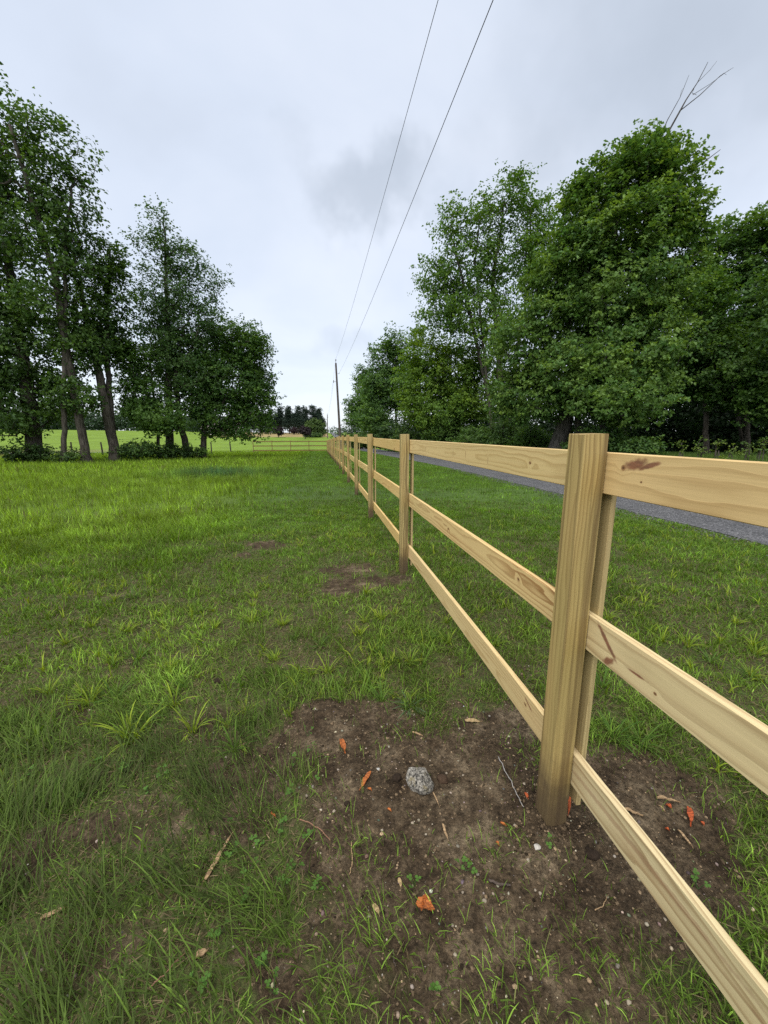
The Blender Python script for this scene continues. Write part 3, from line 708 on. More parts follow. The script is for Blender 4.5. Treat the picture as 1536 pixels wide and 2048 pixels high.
tree('broadleaf_tree', 'dark tree at the right edge with an open top against the sky', [stem([(1500, 880), (1495, 700), (1490, 480)], 41, .22, .06), stem([(1495, 720), (1440, 600), (1420, 520)], 41, .15, .05)],
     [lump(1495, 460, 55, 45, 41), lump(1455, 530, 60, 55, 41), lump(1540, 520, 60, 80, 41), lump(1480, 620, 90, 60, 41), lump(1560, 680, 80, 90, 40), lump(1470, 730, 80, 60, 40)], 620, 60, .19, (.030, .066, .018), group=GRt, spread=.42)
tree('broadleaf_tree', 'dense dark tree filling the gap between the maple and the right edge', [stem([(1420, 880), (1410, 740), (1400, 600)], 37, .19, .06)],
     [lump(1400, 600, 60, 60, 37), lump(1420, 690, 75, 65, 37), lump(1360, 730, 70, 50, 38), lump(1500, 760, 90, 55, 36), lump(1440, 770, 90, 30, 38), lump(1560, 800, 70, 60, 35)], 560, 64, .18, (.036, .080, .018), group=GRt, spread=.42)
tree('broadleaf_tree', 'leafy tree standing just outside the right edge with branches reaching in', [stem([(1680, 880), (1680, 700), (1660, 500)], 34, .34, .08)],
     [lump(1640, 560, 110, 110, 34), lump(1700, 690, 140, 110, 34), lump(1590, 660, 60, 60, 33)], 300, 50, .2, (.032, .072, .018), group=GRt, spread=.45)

# dead snag behind the maple
M_DEAD = bark_mat('dead_bark', (.045, .04, .037), (.11, .10, .092))
snag = thing('dead_tree', 'bare grey dead branches sticking up above the big maple', 'tree', foot(1250, 31))
so = np.array(snag.location)
def limb(pts, r0, r1): return tube([at(x, y, 31) - so for x, y in pts], np.linspace(r0, r1, len(pts)), 7)
mesh('trunk', *tube([(0, 0, -.2), at(1262, 600, 31) - so, at(1300, 380, 31) - so, at(1325, 285, 31) - so], [.26, .17, .09, .06], 9), M_DEAD, snag, smooth=True)
mesh('limb', *merge([limb([(1325, 285), (1360, 222), (1372, 200), (1395, 165), (1416, 124)], .055, .012), limb([(1395, 165), (1420, 140), (1434, 122)], .012, .006), limb([(1388, 178), (1384, 186), (1393, 190)], .012, .01)]), M_DEAD, snag)
mesh('limb', *limb([(1362, 220), (1400, 190), (1440, 152), (1467, 135)], .028, .007), M_DEAD, snag)
mesh('limb', *merge([limb([(1385, 190), (1420, 168), (1458, 140)], .014, .005), limb([(1440, 152), (1448, 146), (1453, 150)], .008, .005)]), M_DEAD, snag)
mesh('limb', *merge([limb([(1320, 275), (1335, 240), (1360, 195), (1378, 150)], .03, .008), limb([(1360, 195), (1363, 180), (1368, 176)], .008, .004)]), M_DEAD, snag)
mesh('limb', *limb([(1300, 400), (1380, 345), (1416, 318), (1441, 299)], .05, .012), M_DEAD, snag)

# shrubs and undergrowth
def shrub(label, px, R, hw, hh, n, nl, ls, base=GREEN, young=YOUNG, group='shrubs under the roadside trees', name='shrub', spread=.28, ya=.35):
    f = foot(px, R); st = []
    for k in range(4):
        a = random.uniform(0, 6.28); st.append(([f + (.1 * math.cos(a), .1 * math.sin(a), 0), f + (hw * .4 * math.cos(a), hw * .4 * math.sin(a), hh * .9)], [.03, .012]))
    return tree(name, label, st, [(f + (0, 0, hh * .95), (hw, hw * .8, hh * .85), 1), (f + (hw * .5, .2, hh * .6), (hw * .6, hw * .6, hh * .5), .7), (f + (-hw * .5, -.1, hh * .6), (hw * .6, hw * .6, hh * .5), .7)],
                n, nl, ls, base, young, spread=spread, minr=.008, group=group, cat='shrub', young_amt=ya)
G2 = 'shrubs at the feet of the left trees'
shrub('dark low shrub around the foot of the thick trunk at the left edge', 48, 35, 1.3, .6, 70, 50, .13, (.028, .055, .018), group=G2)
shrub('dark low shrub beside the slim leaning trunk', 132, 33, .9, .42, 44, 50, .12, (.028, .055, .018), group=G2)
shrub('leafy undergrowth right of the double trunk', 275, 34, 1.6, .8, 80, 50, .13, (.035, .072, .02), group=G2)
shrub('dark shrub between the straight trunk and the curving trunk', 345, 35, 1.1, .6, 60, 50, .13, (.03, .06, .02), group=G2)
shrub('small shrub at the foot of the rightmost left trunk', 390, 35, .7, .5, 36, 50, .12, (.03, .065, .02), group=G2)
for px, R, hw, hh, lab, b in [(720, 70, 2.2, 1.6, 'low roadside shrub nearest the tall pole', (.036, .075, .02)), (775, 56, 3.0, 2.4, 'roadside shrub above the second fence post, left of it', (.034, .07, .022)), (830, 44, 2.6, 2.2, 'dark roadside shrub just right of the second fence post', (.03, .062, .018)),
                          (900, 40, 2.6, 2.4, 'wide shrub below the yellow-green tree', (.05, .10, .022)), (955, 36, 1.8, 1.3, 'pale-leaved shrub by the road halfway along the near top rail', (.05, .10, .024)), (1010, 34, 2.2, 1.9, 'shrub below the tall open tree', (.036, .075, .02)),
                          (1065, 30, 1.2, 1.2, 'shrub immediately left of the maple trunk', (.05, .105, .022)), (1200, 26, 1.6, 1.0, 'broad shrub right of the nearest post, in front of the maple', (.036, .08, .022)), (1285, 25, .9, .6, 'low rounded shrub at the edge of the dark gap under the maple', (.040, .085, .022))]:
    shrub(lab, px, R, hw, hh, int(60 + 45 * hw), 54, .13 if R < 50 else .2, b)
GS = 'leafy saplings at the edge of the wood'
for px, R, hh, lab in [(1368, 24, .75, 'slim young sapling farthest left along the dark wood edge'), (1405, 25, .95, 'yellow-green sapling second along the dark wood edge'), (1440, 24, .85, 'bushy sapling in the middle of the dark wood edge'),
                   (1470, 24, .7, 'short sapling right of the bushy one at the wood edge'), (1500, 24, 1.0, 'tall sapling near the right edge of the wood'), (1530, 23, 1.0, 'sapling cut by the right edge of the picture')]:
    shrub(lab, px, R, .17, hh * .72, 11, 24, .07, (.060, .115, .026), (.16, .22, .04), group=GS, name='sapling', spread=.09, ya=.5)
shrub('small bright yellow-green weed in the grass before the dark wood', 1448, 20, .28, .28, 16, 40, .07, (.11, .18, .03), (.2, .26, .04), group=GS, name='weed_plant', spread=.1)

# the wood behind and far woods: one mass each
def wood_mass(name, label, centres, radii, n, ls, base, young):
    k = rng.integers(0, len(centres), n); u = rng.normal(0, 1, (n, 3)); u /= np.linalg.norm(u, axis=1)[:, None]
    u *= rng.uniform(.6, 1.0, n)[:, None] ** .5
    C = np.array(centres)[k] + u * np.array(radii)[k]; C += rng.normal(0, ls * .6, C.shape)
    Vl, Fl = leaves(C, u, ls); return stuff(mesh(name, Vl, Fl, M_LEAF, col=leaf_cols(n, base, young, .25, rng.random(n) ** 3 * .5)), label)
cs, rs = [], []
for px in range(840, 1900, 45):
    f = foot(px, 52); cs.append(f + (0, 0, 1.2)); rs.append((4, 3, 2.2)); f = foot(px + 20, 60); cs.append(f + (0, 0, 1.8)); rs.append((4, 3, 2.6))
    for zz in (1.0, 3.2): f = foot(px + rng.uniform(-12, 12), rng.uniform(64, 74)); cs.append(f + (0, 0, zz)); rs.append((4.5, 3, 2.4))
    for _ in range(3):
        R = rng.uniform(46, 58); f = foot(px + rng.uniform(-20, 20), R); hh = rng.uniform(1.5, 8.5); cs.append(f + (0, 0, hh)); rs.append((3.2, 3.2, 2.6))
for px in range(1230, 1560, 18):
    f = foot(px, rng.uniform(52, 60)); cs.append(f + (0, 0, rng.uniform(3.0, 8.5))); rs.append((3.4, 3, 2.4))
for px in range(690, 860, 12):
    f = foot(px, rng.uniform(88, 110)); cs.append(f + (0, 0, rng.uniform(1, 4.5))); rs.append((3.5, 3, 2.6))
wood_mass('woodland', 'dark wood behind the roadside trees', cs, rs, 105000, .37, (.016, .033, .011), (.03, .06, .016))  # leaf colour lowered to stand in for the deep shade under the canopy
cs, rs = [], []
for px in list(range(-260, 420, 16)):
    R = rng.uniform(330, 380); f = foot(px, R); cs.append(f + (0, 0, rng.uniform(4, 7))); rs.append((9, 6, rng.uniform(5, 9)))
wood_mass('far_woodland', 'dark treeline beyond the left field', cs, rs, 30000, 1.5, (.038, .068, .034), (.06, .1, .04))
cs, rs = [], []
for px in list(range(655, 800, 9)):
    R = rng.uniform(420, 470); f = foot(px, R); cs.append(f + (0, 0, rng.uniform(1, 3))); rs.append((7, 6, rng.uniform(2.5, 5)))
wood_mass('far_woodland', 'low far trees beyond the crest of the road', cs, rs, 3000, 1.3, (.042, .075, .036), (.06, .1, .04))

cs, rs = [], []
for px in range(380, 640, 6):
    f = foot(px, rng.uniform(262, 285)); cs.append(f + (0, 0, rng.uniform(2, 8.0))); rs.append((5, 5, rng.uniform(3, 4.5)))
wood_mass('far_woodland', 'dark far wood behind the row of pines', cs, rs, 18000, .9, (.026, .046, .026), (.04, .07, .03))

# pines on the far rise
def pine(label, px, R, hh, lean=0.):
    f = foot(px, R); st = [([f, f + (lean * .5, 0, hh * .5), f + (lean, 0, hh)], [.28, .2, .05])]; L = []
    for k in range(11):
        z = hh * (.36 + .62 * k / 10); w = (1.25 - .085 * k) * rng.uniform(.75, 1.2) * hh * .17
        a = rng.uniform(0, 6.28); L.append((f + (lean * z / hh + .5 * w * math.cos(a), .5 * w * math.sin(a), z), (w, w, hh * .045), 1.0))
    return tree('pine_tree', label, st, L, 150, 40, .62, (.027, .045, .032), (.045, .066, .042), spread=.75, minr=.05, group='pines on the far rise', up=.3, aspect=.3, young_amt=.2)
for px, R, hh, lean, lab in [(520, 232, 12.0, .3, 'dark pine at the left end of the far row, behind the drooping leaves'), (541, 228, 13.2, 0, 'second pine from the left of the far row'), (562, 232, 14.6, .5, 'far pine with a dark broad crown left of the gap'),
                         (579, 230, 14.4, -.3, 'slim far pine with a bare trunk in the gap'), (597, 228, 14.8, .2, 'dense far pine right of the gap'), (612, 226, 14.2, 0, 'far pine behind the right purple tree'), (628, 228, 15.4, .3, 'tallest far pine, above the round green bush'), (640, 232, 14.6, 0, 'last far pine at the right end of the row'), (500, 236, 11.6, 0, 'far pine half hidden by the left tree crown')]:
    pine(lab, px, R, hh, lean)
def small_tree(name, label, px, R, hh, w, base, young, n, ls, trunk_h=.35, grp=None):
    f = foot(px, R); return tree(name, label, [([f, f + (0, 0, hh * .7)], [.14, .05])], [(f + (0, 0, hh * .68), (w, w, hh * .34), 1.0), (f + (w * .3, 0, hh * .5), (w * .8, w * .8, hh * .2), .6)], n, 40, ls, base, young, spread=.5, minr=.03, group=grp)
GP = 'small purple-leaved trees on the far lawn'
small_tree('purple_tree', 'small dark purple tree on the far lawn, left of the two', 557, 178, 4.4, 2.0, (.022, .015, .017), (.035, .024, .024), 60, .42, grp=GP)
small_tree('purple_tree', 'small dark purple tree on the far lawn, right of the two beside the green bush', 610, 160, 4.6, 2.1, (.022, .015, .017), (.035, .024, .024), 66, .42, grp=GP)
small_tree('purple_tree', 'smallest dark purple tree on the far lawn between the other two', 588, 214, 3.4, 1.4, (.034, .020, .022), (.05, .028, .03), 60, .45, grp=GP)
f = foot(630, 185)
tree('round_bush', 'large round yellow-green bush at the foot of the far pines', [([f, f + (0, 0, 4)], [.2, .1])], [(f + (0, 0, 4.2), (4.4, 4, 3.6), 1), (f + (-2.2, 0, 2.4), (3.2, 3, 2.4), .7), (f + (2.4, 0, 2.2), (3.2, 3, 2.2), .7)], 330, 46, .45, (.05, .088, .026), (.10, .15, .03), spread=.6, minr=.05, cat='bush')
shrub('dark low hedge in front of the round bush on the far lawn', 626, 176, 3.4, 1.0, 90, 40, .4, (.020, .038, .018), group='far shrubs', spread=.6)

# a pale house glimpsed through the leaves
hp_ = foot(445, 205); house = thing('house', 'pale far house with grey-brown roof glimpsed through the leaves of the left trees', 'house', hp_)
M_WALL = flat_mat('pale_siding', (.55, .50, .46), .8); M_ROOF = flat_mat('grey_brown_roof', (.16, .135, .12), .8); M_GLASS = flat_mat('window_glass', (.05, .06, .07), .15)
mesh('wall', *box(-8, 8, -4, 4, -.5, 3.0, 0), M_WALL, house)
mesh('roof', np.array([(-8.5, -4.5, 2.95), (8.5, -4.5, 2.95), (8.5, 4.5, 2.95), (-8.5, 4.5, 2.95), (-8.5, 0, 5.6), (8.5, 0, 5.6)]), [np.array([(0, 1, 5, 4), (2, 3, 4, 5), (3, 2, 1, 0)]), np.array([(0, 4, 3), (1, 2, 5)])], M_ROOF, house)
for x in (-5, -1.8, 2, 5.2): mesh('window', *box(x - .6, x + .6, -4.05, -3.98, .9, 2.2, 0), M_GLASS, house)
mesh('door', *box(-.2, .8, -4.06, -3.98, -.1, 2.1, 0), M_ROOF, house)


# ------------------------------------------------------------------ grass
def blades(P, h, w, lean, az, col, segs=2, curl=.6):
    """tapering blades: height h, width w, lean angle from upright at the root, curling further over"""
    n = len(P); pts = [P]; ang = lean.copy(); hd = np.column_stack([np.cos(az), np.sin(az)])
    for k in range(segs):
        L = h / segs; step = np.column_stack([hd * (np.sin(ang) * L)[:, None], np.cos(ang) * L]); pts.append(pts[-1] + step); ang = np.minimum(ang + curl / segs * (.5 + rng.random(n)), 1.72)
    sa = az + np.pi / 2 + rng.normal(0, .5, n); side = np.column_stack([np.cos(sa), np.sin(sa), np.zeros(n)])
    V = []; 
    for k in range(segs): V += [pts[k] - side * (w * (1 - .35 * k / segs) / 2)[:, None], pts[k] + side * (w * (1 - .35 * k / segs) / 2)[:, None]]
    V.append(pts[-1]); V = np.stack(V, 1); m = V.shape[1]
    b = np.arange(n)[:, None] * m; Fs = []
    if segs > 1: Fs.append(np.concatenate([b + np.array([[2 * k, 2 * k + 1, 2 * k + 3, 2 * k + 2]]) for k in range(segs - 1)]))
    Fs.append(b + np.array([[2 * segs - 2, 2 * segs - 1, 2 * segs]]))
    return V.reshape(-1, 3), Fs, np.repeat(col, m, 0)

def wedge(r0, r1, dens, a=58):
    n = int((r1 * r1 - r0 * r0) * math.radians(a) * dens); r = np.sqrt(rng.uniform(r0 * r0, r1 * r1, n)); th = rng.uniform(-math.radians(a), math.radians(a), n) + YAW
    return r * np.sin(th), r * np.cos(th)

def sward(name, label, r0, r1, dens, segs, hs, ws, extra=None):
    x, y = wedge(r0, r1, dens, 105 if r0 < 1 else 70 if r0 < 5 else 58)
    d = bare(x, y); cover = (1 - d) ** 1.3
    tuft = fbm(x, y, 5.0, 81, 2); r = np.hypot(x, y)
    if r0 < 9: cover = cover * (.22 + .95 * sstep(.38, .62, tuft)) + .05 * (tuft > .52) * (1 - .5 * d) + .05 * (d > .3) * (fbm(x, y, 9, 151, 2) > .56)
    keep = (rng.random(len(x)) < cover) & ~((x > 6.2) & (x < 10.0))
    keep &= y < 62
    x, y, tuft, r, d = x[keep], y[keep], tuft[keep], r[keep], d[keep]
    n = len(x); z = ground_z(x, y)
    wild = sstep(-.6, -2.6, x + .8 * (fbm(x, y, .6, 91) - .5)) * sstep(3.2, 7, y)
    lowleft = sstep(.15, -.6, x - .1) * (1 - sstep(1.7, 2.6, y))
    hgt = hs * (.055 + .085 * wild * (.5 + fbm(x, y, .8, 95)) + .085 * lowleft) * rng.uniform(.45, 1.5, n) * (.6 + .8 * tuft)
    bl = np.exp(-(((x + 4.2) / 2.2) ** 2 + ((y - 17.3) / 1.6) ** 2)); hgt *= 1 + .9 * bl
    c = turf_col(x, y) * 1.25
    c = c * np.exp(rng.normal(0, .40, n) + 1.3 * (fbm(x, y, 2.1, 121, 2) - .5))[:, None]
    dryk = (rng.random(n) < .10 + .10 * lowleft * .5) * rng.uniform(.35, .9, n); c = c + (np.array([.19, .15, .075]) - c) * dryk[:, None]
    yel = sstep(.5, .8, fbm(x, y, 1.3, 101)) * (r > 2); c = c + (np.array([.10, .155, .022]) - c) * (.45 * yel)[:, None]
    c = c + (np.array([.038, .049, .018]) - c) * (.7 * lowleft)[:, None]  # darker olive grass, with the view's corner vignette put into its colour too
    flow = 6.28 * fbm(x, y, .9, 111, 2) + .8; az = np.where(rng.random(n) < .35 + .4 * lowleft, flow + rng.normal(0, .5, n), rng.uniform(0, 6.28, n))
    lean = np.abs(rng.normal(.45, .3, n)) + .55 * lowleft * rng.random(n)
    wd = ws * rng.uniform(.6, 1.4, n) * (1 - .5 * d); lean = lean * (1 - .55 * d)
    V, Fs, C = blades(np.column_stack([x, y, z - .004]), hgt, wd, lean, az, c, segs, .9)
    return stuff(mesh(name, V, Fs, M_GRASS, col=C), label)
sward('grass', 'near lawn grass around the bare soil', .05, 3.2, 7500, 3, 1.0, .0042)
sward('grass', 'lawn grass in the middle distance', 3.2, 8.5, 3000, 2, 1.05, .0062)
sward('grass', 'lawn and long field grass further off', 8.5, 21, 520, 1, 1.25, .013)
sward('grass', 'far lawn grass up to the trees and cross fence', 21, 64, 75, 1, 1.4, .034)

def matted(name, label, r0, r1, dens, ws, hs):
    """short turf lying close to the soil between the tufts"""
    x, y = wedge(r0, r1, dens, 105 if r0 < 1 else 70); k = (rng.random(len(x)) < (1 - bare(x, y)) ** 1.6 * (.35 + .75 * fbm(x, y, 3.3, 131))) & ~((x > 6.2) & (x < 10)); x, y = x[k], y[k]; n = len(x)
    c = turf_col(x, y) * 1.1 * np.exp(rng.normal(0, .38, n))[:, None]; q = (rng.random(n) < .2)[:, None]; c = np.where(q, np.array([.135, .105, .052]) * np.exp(rng.normal(0, .3, n))[:, None], c)
    V, Fs, C = blades(np.column_stack([x, y, ground_z(x, y) - .002]), hs * rng.uniform(.4, 1.5, n), ws * rng.uniform(.6, 1.4, n), np.abs(rng.normal(.85, .35, n)), rng.uniform(0, 6.28, n), c, 2, .8)
    return stuff(mesh(name, V, Fs, M_GRASS, col=C), label)
matted('grass', 'short matted turf near the bare soil', .05, 3.2, 8500, .0036, .034)
matted('grass', 'short matted turf of the nearer lawn', 3.2, 9.5, 2600, .0065, .045)

def coarse(name, label, n, r0, r1):
    """loose groups of broader yellow-green blades, thicker in some places than others"""
    x, y = wedge(r0, r1, n / (math.radians(58) * (r1 * r1 - r0 * r0))); k = (rng.random(len(x)) < sstep(.44, .66, fbm(x, y, 1.6, 141)) + .08) & (bare(x, y) < .55) & ~((x > 6) & (x < 10)) & (rng.random(len(x)) < .06 + .94 * sstep(1.3, 2.2, np.hypot(x, y))); x, y = x[k], y[k]
    q = rng.integers(3, 8, len(x)); X = np.repeat(x, q) + rng.normal(0, .012, q.sum()); Y = np.repeat(y, q) + rng.normal(0, .012, q.sum()); m = len(X)
    hue = np.repeat(rng.random(len(x)) ** 1.5, q)[:, None]; c = (np.array([.085, .16, .022]) * (1 - hue) + np.array([.25, .32, .032]) * hue) * np.exp(rng.normal(0, .2, m))[:, None]
    sz = np.repeat(rng.uniform(.5, 1.2, len(x)), q)
    V, Fs, C = blades(np.column_stack([X, Y, ground_z(X, Y) - .003]), sz * rng.uniform(.05, .15, m), sz * rng.uniform(.0045, .0095, m), np.abs(rng.normal(.5, .35, m)), rng.uniform(0, 6.28, m), c, 3, 1.1)
    return stuff(mesh(name, V, Fs, M_GRASS, col=C), label)
coarse('coarse_grass', 'loose yellow-green coarse grass through the lawn', 8500, .6, 8.0)

# rough grass beyond the road at the right
x = rng.uniform(10.1, 24, 60000); y = rng.uniform(2, 30, 60000)
k = rng.random(len(x)) < sstep(10, 12.5, x); x, y = x[k], y[k]; n = len(x)
V, Fs, C = blades(np.column_stack([x, y, ground_z(x, y)]), rng.uniform(.12, .42, n) * sstep(9.5, 14, x), rng.uniform(.010, .022, n), np.abs(rng.normal(.2, .2, n)), rng.uniform(0, 6.28, n),
                  np.array([.085, .140, .028]) * np.exp(rng.normal(0, .3, n))[:, None], 2, .6)
stuff(mesh('long_grass', V, Fs, M_GRASS, col=C), 'rough long grass between the road and the wood')

# broad-bladed tufts standing out of the lawn
def tuft_mesh(n, L, wd, base, young, seed, leanm=.55):
    g = np.random.default_rng(seed); a = g.uniform(0, 6.28, n); P = np.column_stack([np.cos(a), np.sin(a), 0 * a]) * (g.uniform(0, .022, n) * L / .15)[:, None]
    c = np.array(base) + (np.array(young) - np.array(base)) * g.random(n)[:, None]; c *= np.exp(g.normal(0, .12, n))[:, None]
    global rng; sv = rng; rng = g
    V, Fs, C = blades(P, L * g.uniform(.28, 1.12, n), np.full(n, wd) * g.uniform(.7, 1.2, n), np.abs(g.normal(leanm, .25, n)), a, c, 4, 1.0); rng = sv
    o = mesh('grass_tuft', V, Fs, M_GRASS, col=C); COL.objects.unlink(o); return o
YB, YY = (.11, .19, .022), (.26, .33, .034)
T_Y = [tuft_mesh(24, .20, .0092, YB, YY, s, .48) for s in (1, 2, 3)]; T_G = [tuft_mesh(30, .19, .0075, (.065, .135, .024), (.12, .20, .032), s, .6) for s in (4, 5)]; T_B = tuft_mesh(30, .15, .0085, (.065, .115, .05), (.10, .155, .07), 6, .95)
TT = [(180, 1410, 1.0, 'y', 'bright yellow-green grass tuft behind the large arching one at the left'), (265, 1480, 1.25, 'y', 'large yellow-green grass tuft with long arching blades at the left'), (385, 1465, .95, 'y', 'arching yellow-green tuft just left of the bare soil'),
      (468, 1498, .9, 'g', 'green broad-bladed tuft at the left rim of the bare soil'), (340, 1340, .8, 'y', 'yellow-green tuft beside a dark soil clump on the left lawn'), (255, 1265, .75, 'y', 'yellow-green tuft with one long blade leaning right'),
      (770, 1330, .75, 'y', 'yellow-green tuft behind the top of the soil patch'), (765, 1400, .75, 'g', 'green tuft just left of the blue-green spreading tuft'), (820, 1412, .85, 'b', 'blue-green spreading tuft at the top rim of the soil patch'), (985, 1290, 1.0, 'y', 'thick yellow-green tuft seen between the lower rails left of the nearest post'),
      (1225, 1480, 1.1, 'g', 'dense green tuft right behind the nearest post'), (1345, 1185, .6, 'y', 'small yellow tuft alone on the mown grass right of the nearest post'), (510, 1195, .7, 'y', 'yellow-green tuft in the middle of the left lawn'), (1205, 1380, .9, 'g', 'tall green tuft showing right of the back batten'),
      (1375, 1300, .75, 'y', 'yellow-green tuft under the middle rail at the right'), (1215, 1240, .6, 'y', 'yellow tuft in the gap between the rails right of the nearest post')]
TS = [(430, 1255, .6, 'y'), (130, 1290, .55, 'y'), (185, 1255, .5, 'y'), (620, 1350, .6, 'y'), (655, 1345, .65, 'y'), (820, 1325, .6, 'y'), (960, 1225, .55, 'y'), (1440, 1290, .6, 'y'), (1470, 1250, .5, 'y'), (600, 1095, .6, 'y'), (730, 1245, .5, 'y'), (590, 1275, .55, 'g'),
      (550, 1315, .6, 'y'), (60, 1450, .8, 'g'), (1280, 1490, .8, 'g'), (1330, 1470, .6, 'g'), (640, 1290, .5, 'g'), (720, 1265, .5, 'y'), (1060, 1120, .5, 'y'), (1100, 1060, .4, 'y'), (860, 1275, .5, 'g'), (320, 1230, .5, 'y'), (1420, 1330, .6, 'g'), (100, 1390, .6, 'y'), (300, 1440, .7, 'g'), (1500, 1360, .6, 'g'), (230, 1400, .7, 'g'), (560, 1250, .4, 'y'), (900, 1120, .4, 'y'), (1270, 1180, .45, 'y')]
MARKS = {'the speckled stone': (842, 1578), 'the long orange splinter': (730, 1568), 'the stubby orange splinter': (686, 1497), 'the crumpled orange chunk': (850, 1828), 'the long tan bark strip': (440, 1720), 'the curved reddish twig': (630, 1670),
         'the grey stalk': (1020, 1566), 'the nearest post foot': (1100, 1660), 'the blue-green tuft': (820, 1412), 'the large arching tuft': (265, 1480), 'the second post foot': (800, 1147), 'the pale bark strip': (110, 1828), 'the long reddish stalk': (335, 1950),
         'the white pebble': (1074, 1700), 'the curled dead leaf': (753, 1826), 'the short dark stick': (998, 1773), 'the flat tan sliver': (890, 1673), 'the square orange chip': (1338, 1618), 'the third post foot': (733, 1038)}
USED = set()
def locate(what, px, py):
    """a label that says where a small thing lies, next to the nearest marked thing"""
    for nm, (mx, my) in sorted(MARKS.items(), key=lambda kv: math.hypot(kv[1][0] - px, (kv[1][1] - py) * 1.3)):
        dx, dy = px - mx, py - my; q = math.hypot(dx, dy)
        far_ = 'just ' if q < 45 else 'a little ' if q < 110 else 'some way ' if q < 220 else 'well '
        side = ('right of ' if dx > 0 else 'left of ') if abs(dx) > abs(dy) * 1.2 else ('in front of ' if dy > 0 else 'behind ')
        diag = '' if min(abs(dx), abs(dy)) < .45 * max(abs(dx), abs(dy)) else (' and nearer the camera' if side in ('right of ', 'left of ') and dy > 0 else ' and further off' if side in ('right of ', 'left of ') else ' to the right' if dx > 0 else ' to the left')
        lab = what + ' ' + far_ + side + nm + diag
        if lab not in USED: USED.add(lab); return lab
    return what
for _n, (_a, _b, _c, _d) in ((14, (0, 520, 1180, 1470)), (10, (1215, 1530, 1150, 1400)), (8, (560, 960, 1060, 1320))):
    for _k in range(_n): TS.append((random.uniform(_a, _b), random.uniform(_c, _d), random.uniform(.3, .85), 'y' if random.random() < .6 else 'g'))
def put_tuft(px, py, s, kind, label, i):
    src = T_B if kind == 'b' else (T_Y[i % 3] if kind == 'y' else T_G[i % 2]); o = src.copy(); COL.objects.link(o)
    p = gpz(px, py); o.location = (p[0], p[1], p[2] - .004); o.rotation_euler = (0, 0, random.uniform(0, 6.28)); s = .35 + .62 * s; o.scale = (s * random.uniform(.9, 1.1),) * 3
    tag(o, label, 'grass tuft', 'broad-bladed grass tufts in the lawn')
for i, t_ in enumerate(TT): put_tuft(*t_, i)
for i, t_ in enumerate(TS): put_tuft(*t_, locate({'y': 'small yellowish tuft', 'g': 'small green tuft'}[t_[3]], t_[0], t_[1]), i)

# clover sprigs
M_CLOVER = leaf_mat('clover_leaf', .25, .6, .12)
def clover_leaf():
    parts = []
    for k in range(3):
        a0 = k * 2.094; th = np.linspace(-.9, .9, 6); R = .011 * np.array([.7, .95, 1.05, 1.05, .95, .7])
        rim = np.column_stack([R * np.cos(a0 + th * .95), R * np.sin(a0 + th * .95), .002 + 0 * th]); V = np.concatenate([[[0, 0, 0]], rim])
        parts.append((V, np.array([(0, i, i + 1) for i in range(1, 6)])))
    return merge(parts)
V, Fs = clover_leaf(); cl_o = mesh('leaf', V, Fs, M_CLOVER, col=np.tile([.075, .155, .027], (len(V), 1))); COL.objects.unlink(cl_o)
V, Fs = tube([(0, 0, 0), (.004, 0, .5), (0, .004, 1)], .0009, 4, False); cs_o = mesh('stem', V, Fs, M_CLOVER, col=np.tile([.07, .13, .04], (len(V), 1))); COL.objects.unlink(cs_o)
CL = [(585, 1535, 2), (622, 1500, 3), (640, 1560, 3), (615, 1470, 2), (585, 1590, 3), (470, 1650, 3), (612, 1680, 2), (540, 1930, 4), (445, 1870, 3), (930, 1745, 4), (830, 1770, 2), (500, 1745, 3), (460, 1720, 4), (520, 1690, 3), (565, 1670, 2), (590, 1740, 3), (400, 1975, 4), (880, 1985, 2), (1090, 1690, 1), (200, 1530, 3), (250, 1545, 4), (300, 1590, 3), (60, 1555, 4), (110, 1570, 3), (330, 1550, 3), (160, 1600, 3), (640, 1780, 3), (550, 1990, 3), (560, 1790, 3), (500, 1800, 4), (1395, 1780, 3)]
for px, py, nn in CL:
    p = gpz(px, py); t = thing('clover', locate('%s clover sprig' % {1: 'tiny', 2: 'small', 3: 'leafy', 4: 'bushy'}[nn], px, py), 'clover', p, random.uniform(0, 6.28), 'clover sprigs round the soil patch')
    for k in range(nn + 1):
        a = random.uniform(0, 6.28); q = random.uniform(.008, .035); hh = random.uniform(.02, .045); dx, dy = q * math.cos(a), q * math.sin(a)
        s = cs_o.copy(); COL.objects.link(s); L = math.sqrt(q * q + hh * hh)
        part(s, t, Vector((dx, dy, hh)).to_track_quat('Z', 'Y').to_matrix().to_4x4() @ Matrix.Diagonal((1, 1, L, 1)))
        l = cl_o.copy(); COL.objects.link(l); part(l, t, Matrix.Translation((dx, dy, hh)) @ Matrix.Rotation(random.uniform(-.5, .5), 4, 'X') @ Matrix.Rotation(random.uniform(-.5, .5), 4, 'Y') @ Matrix.Rotation(a, 4, 'Z') @ Matrix.Diagonal([random.uniform(.6, 1.1)] * 3 + [1]))


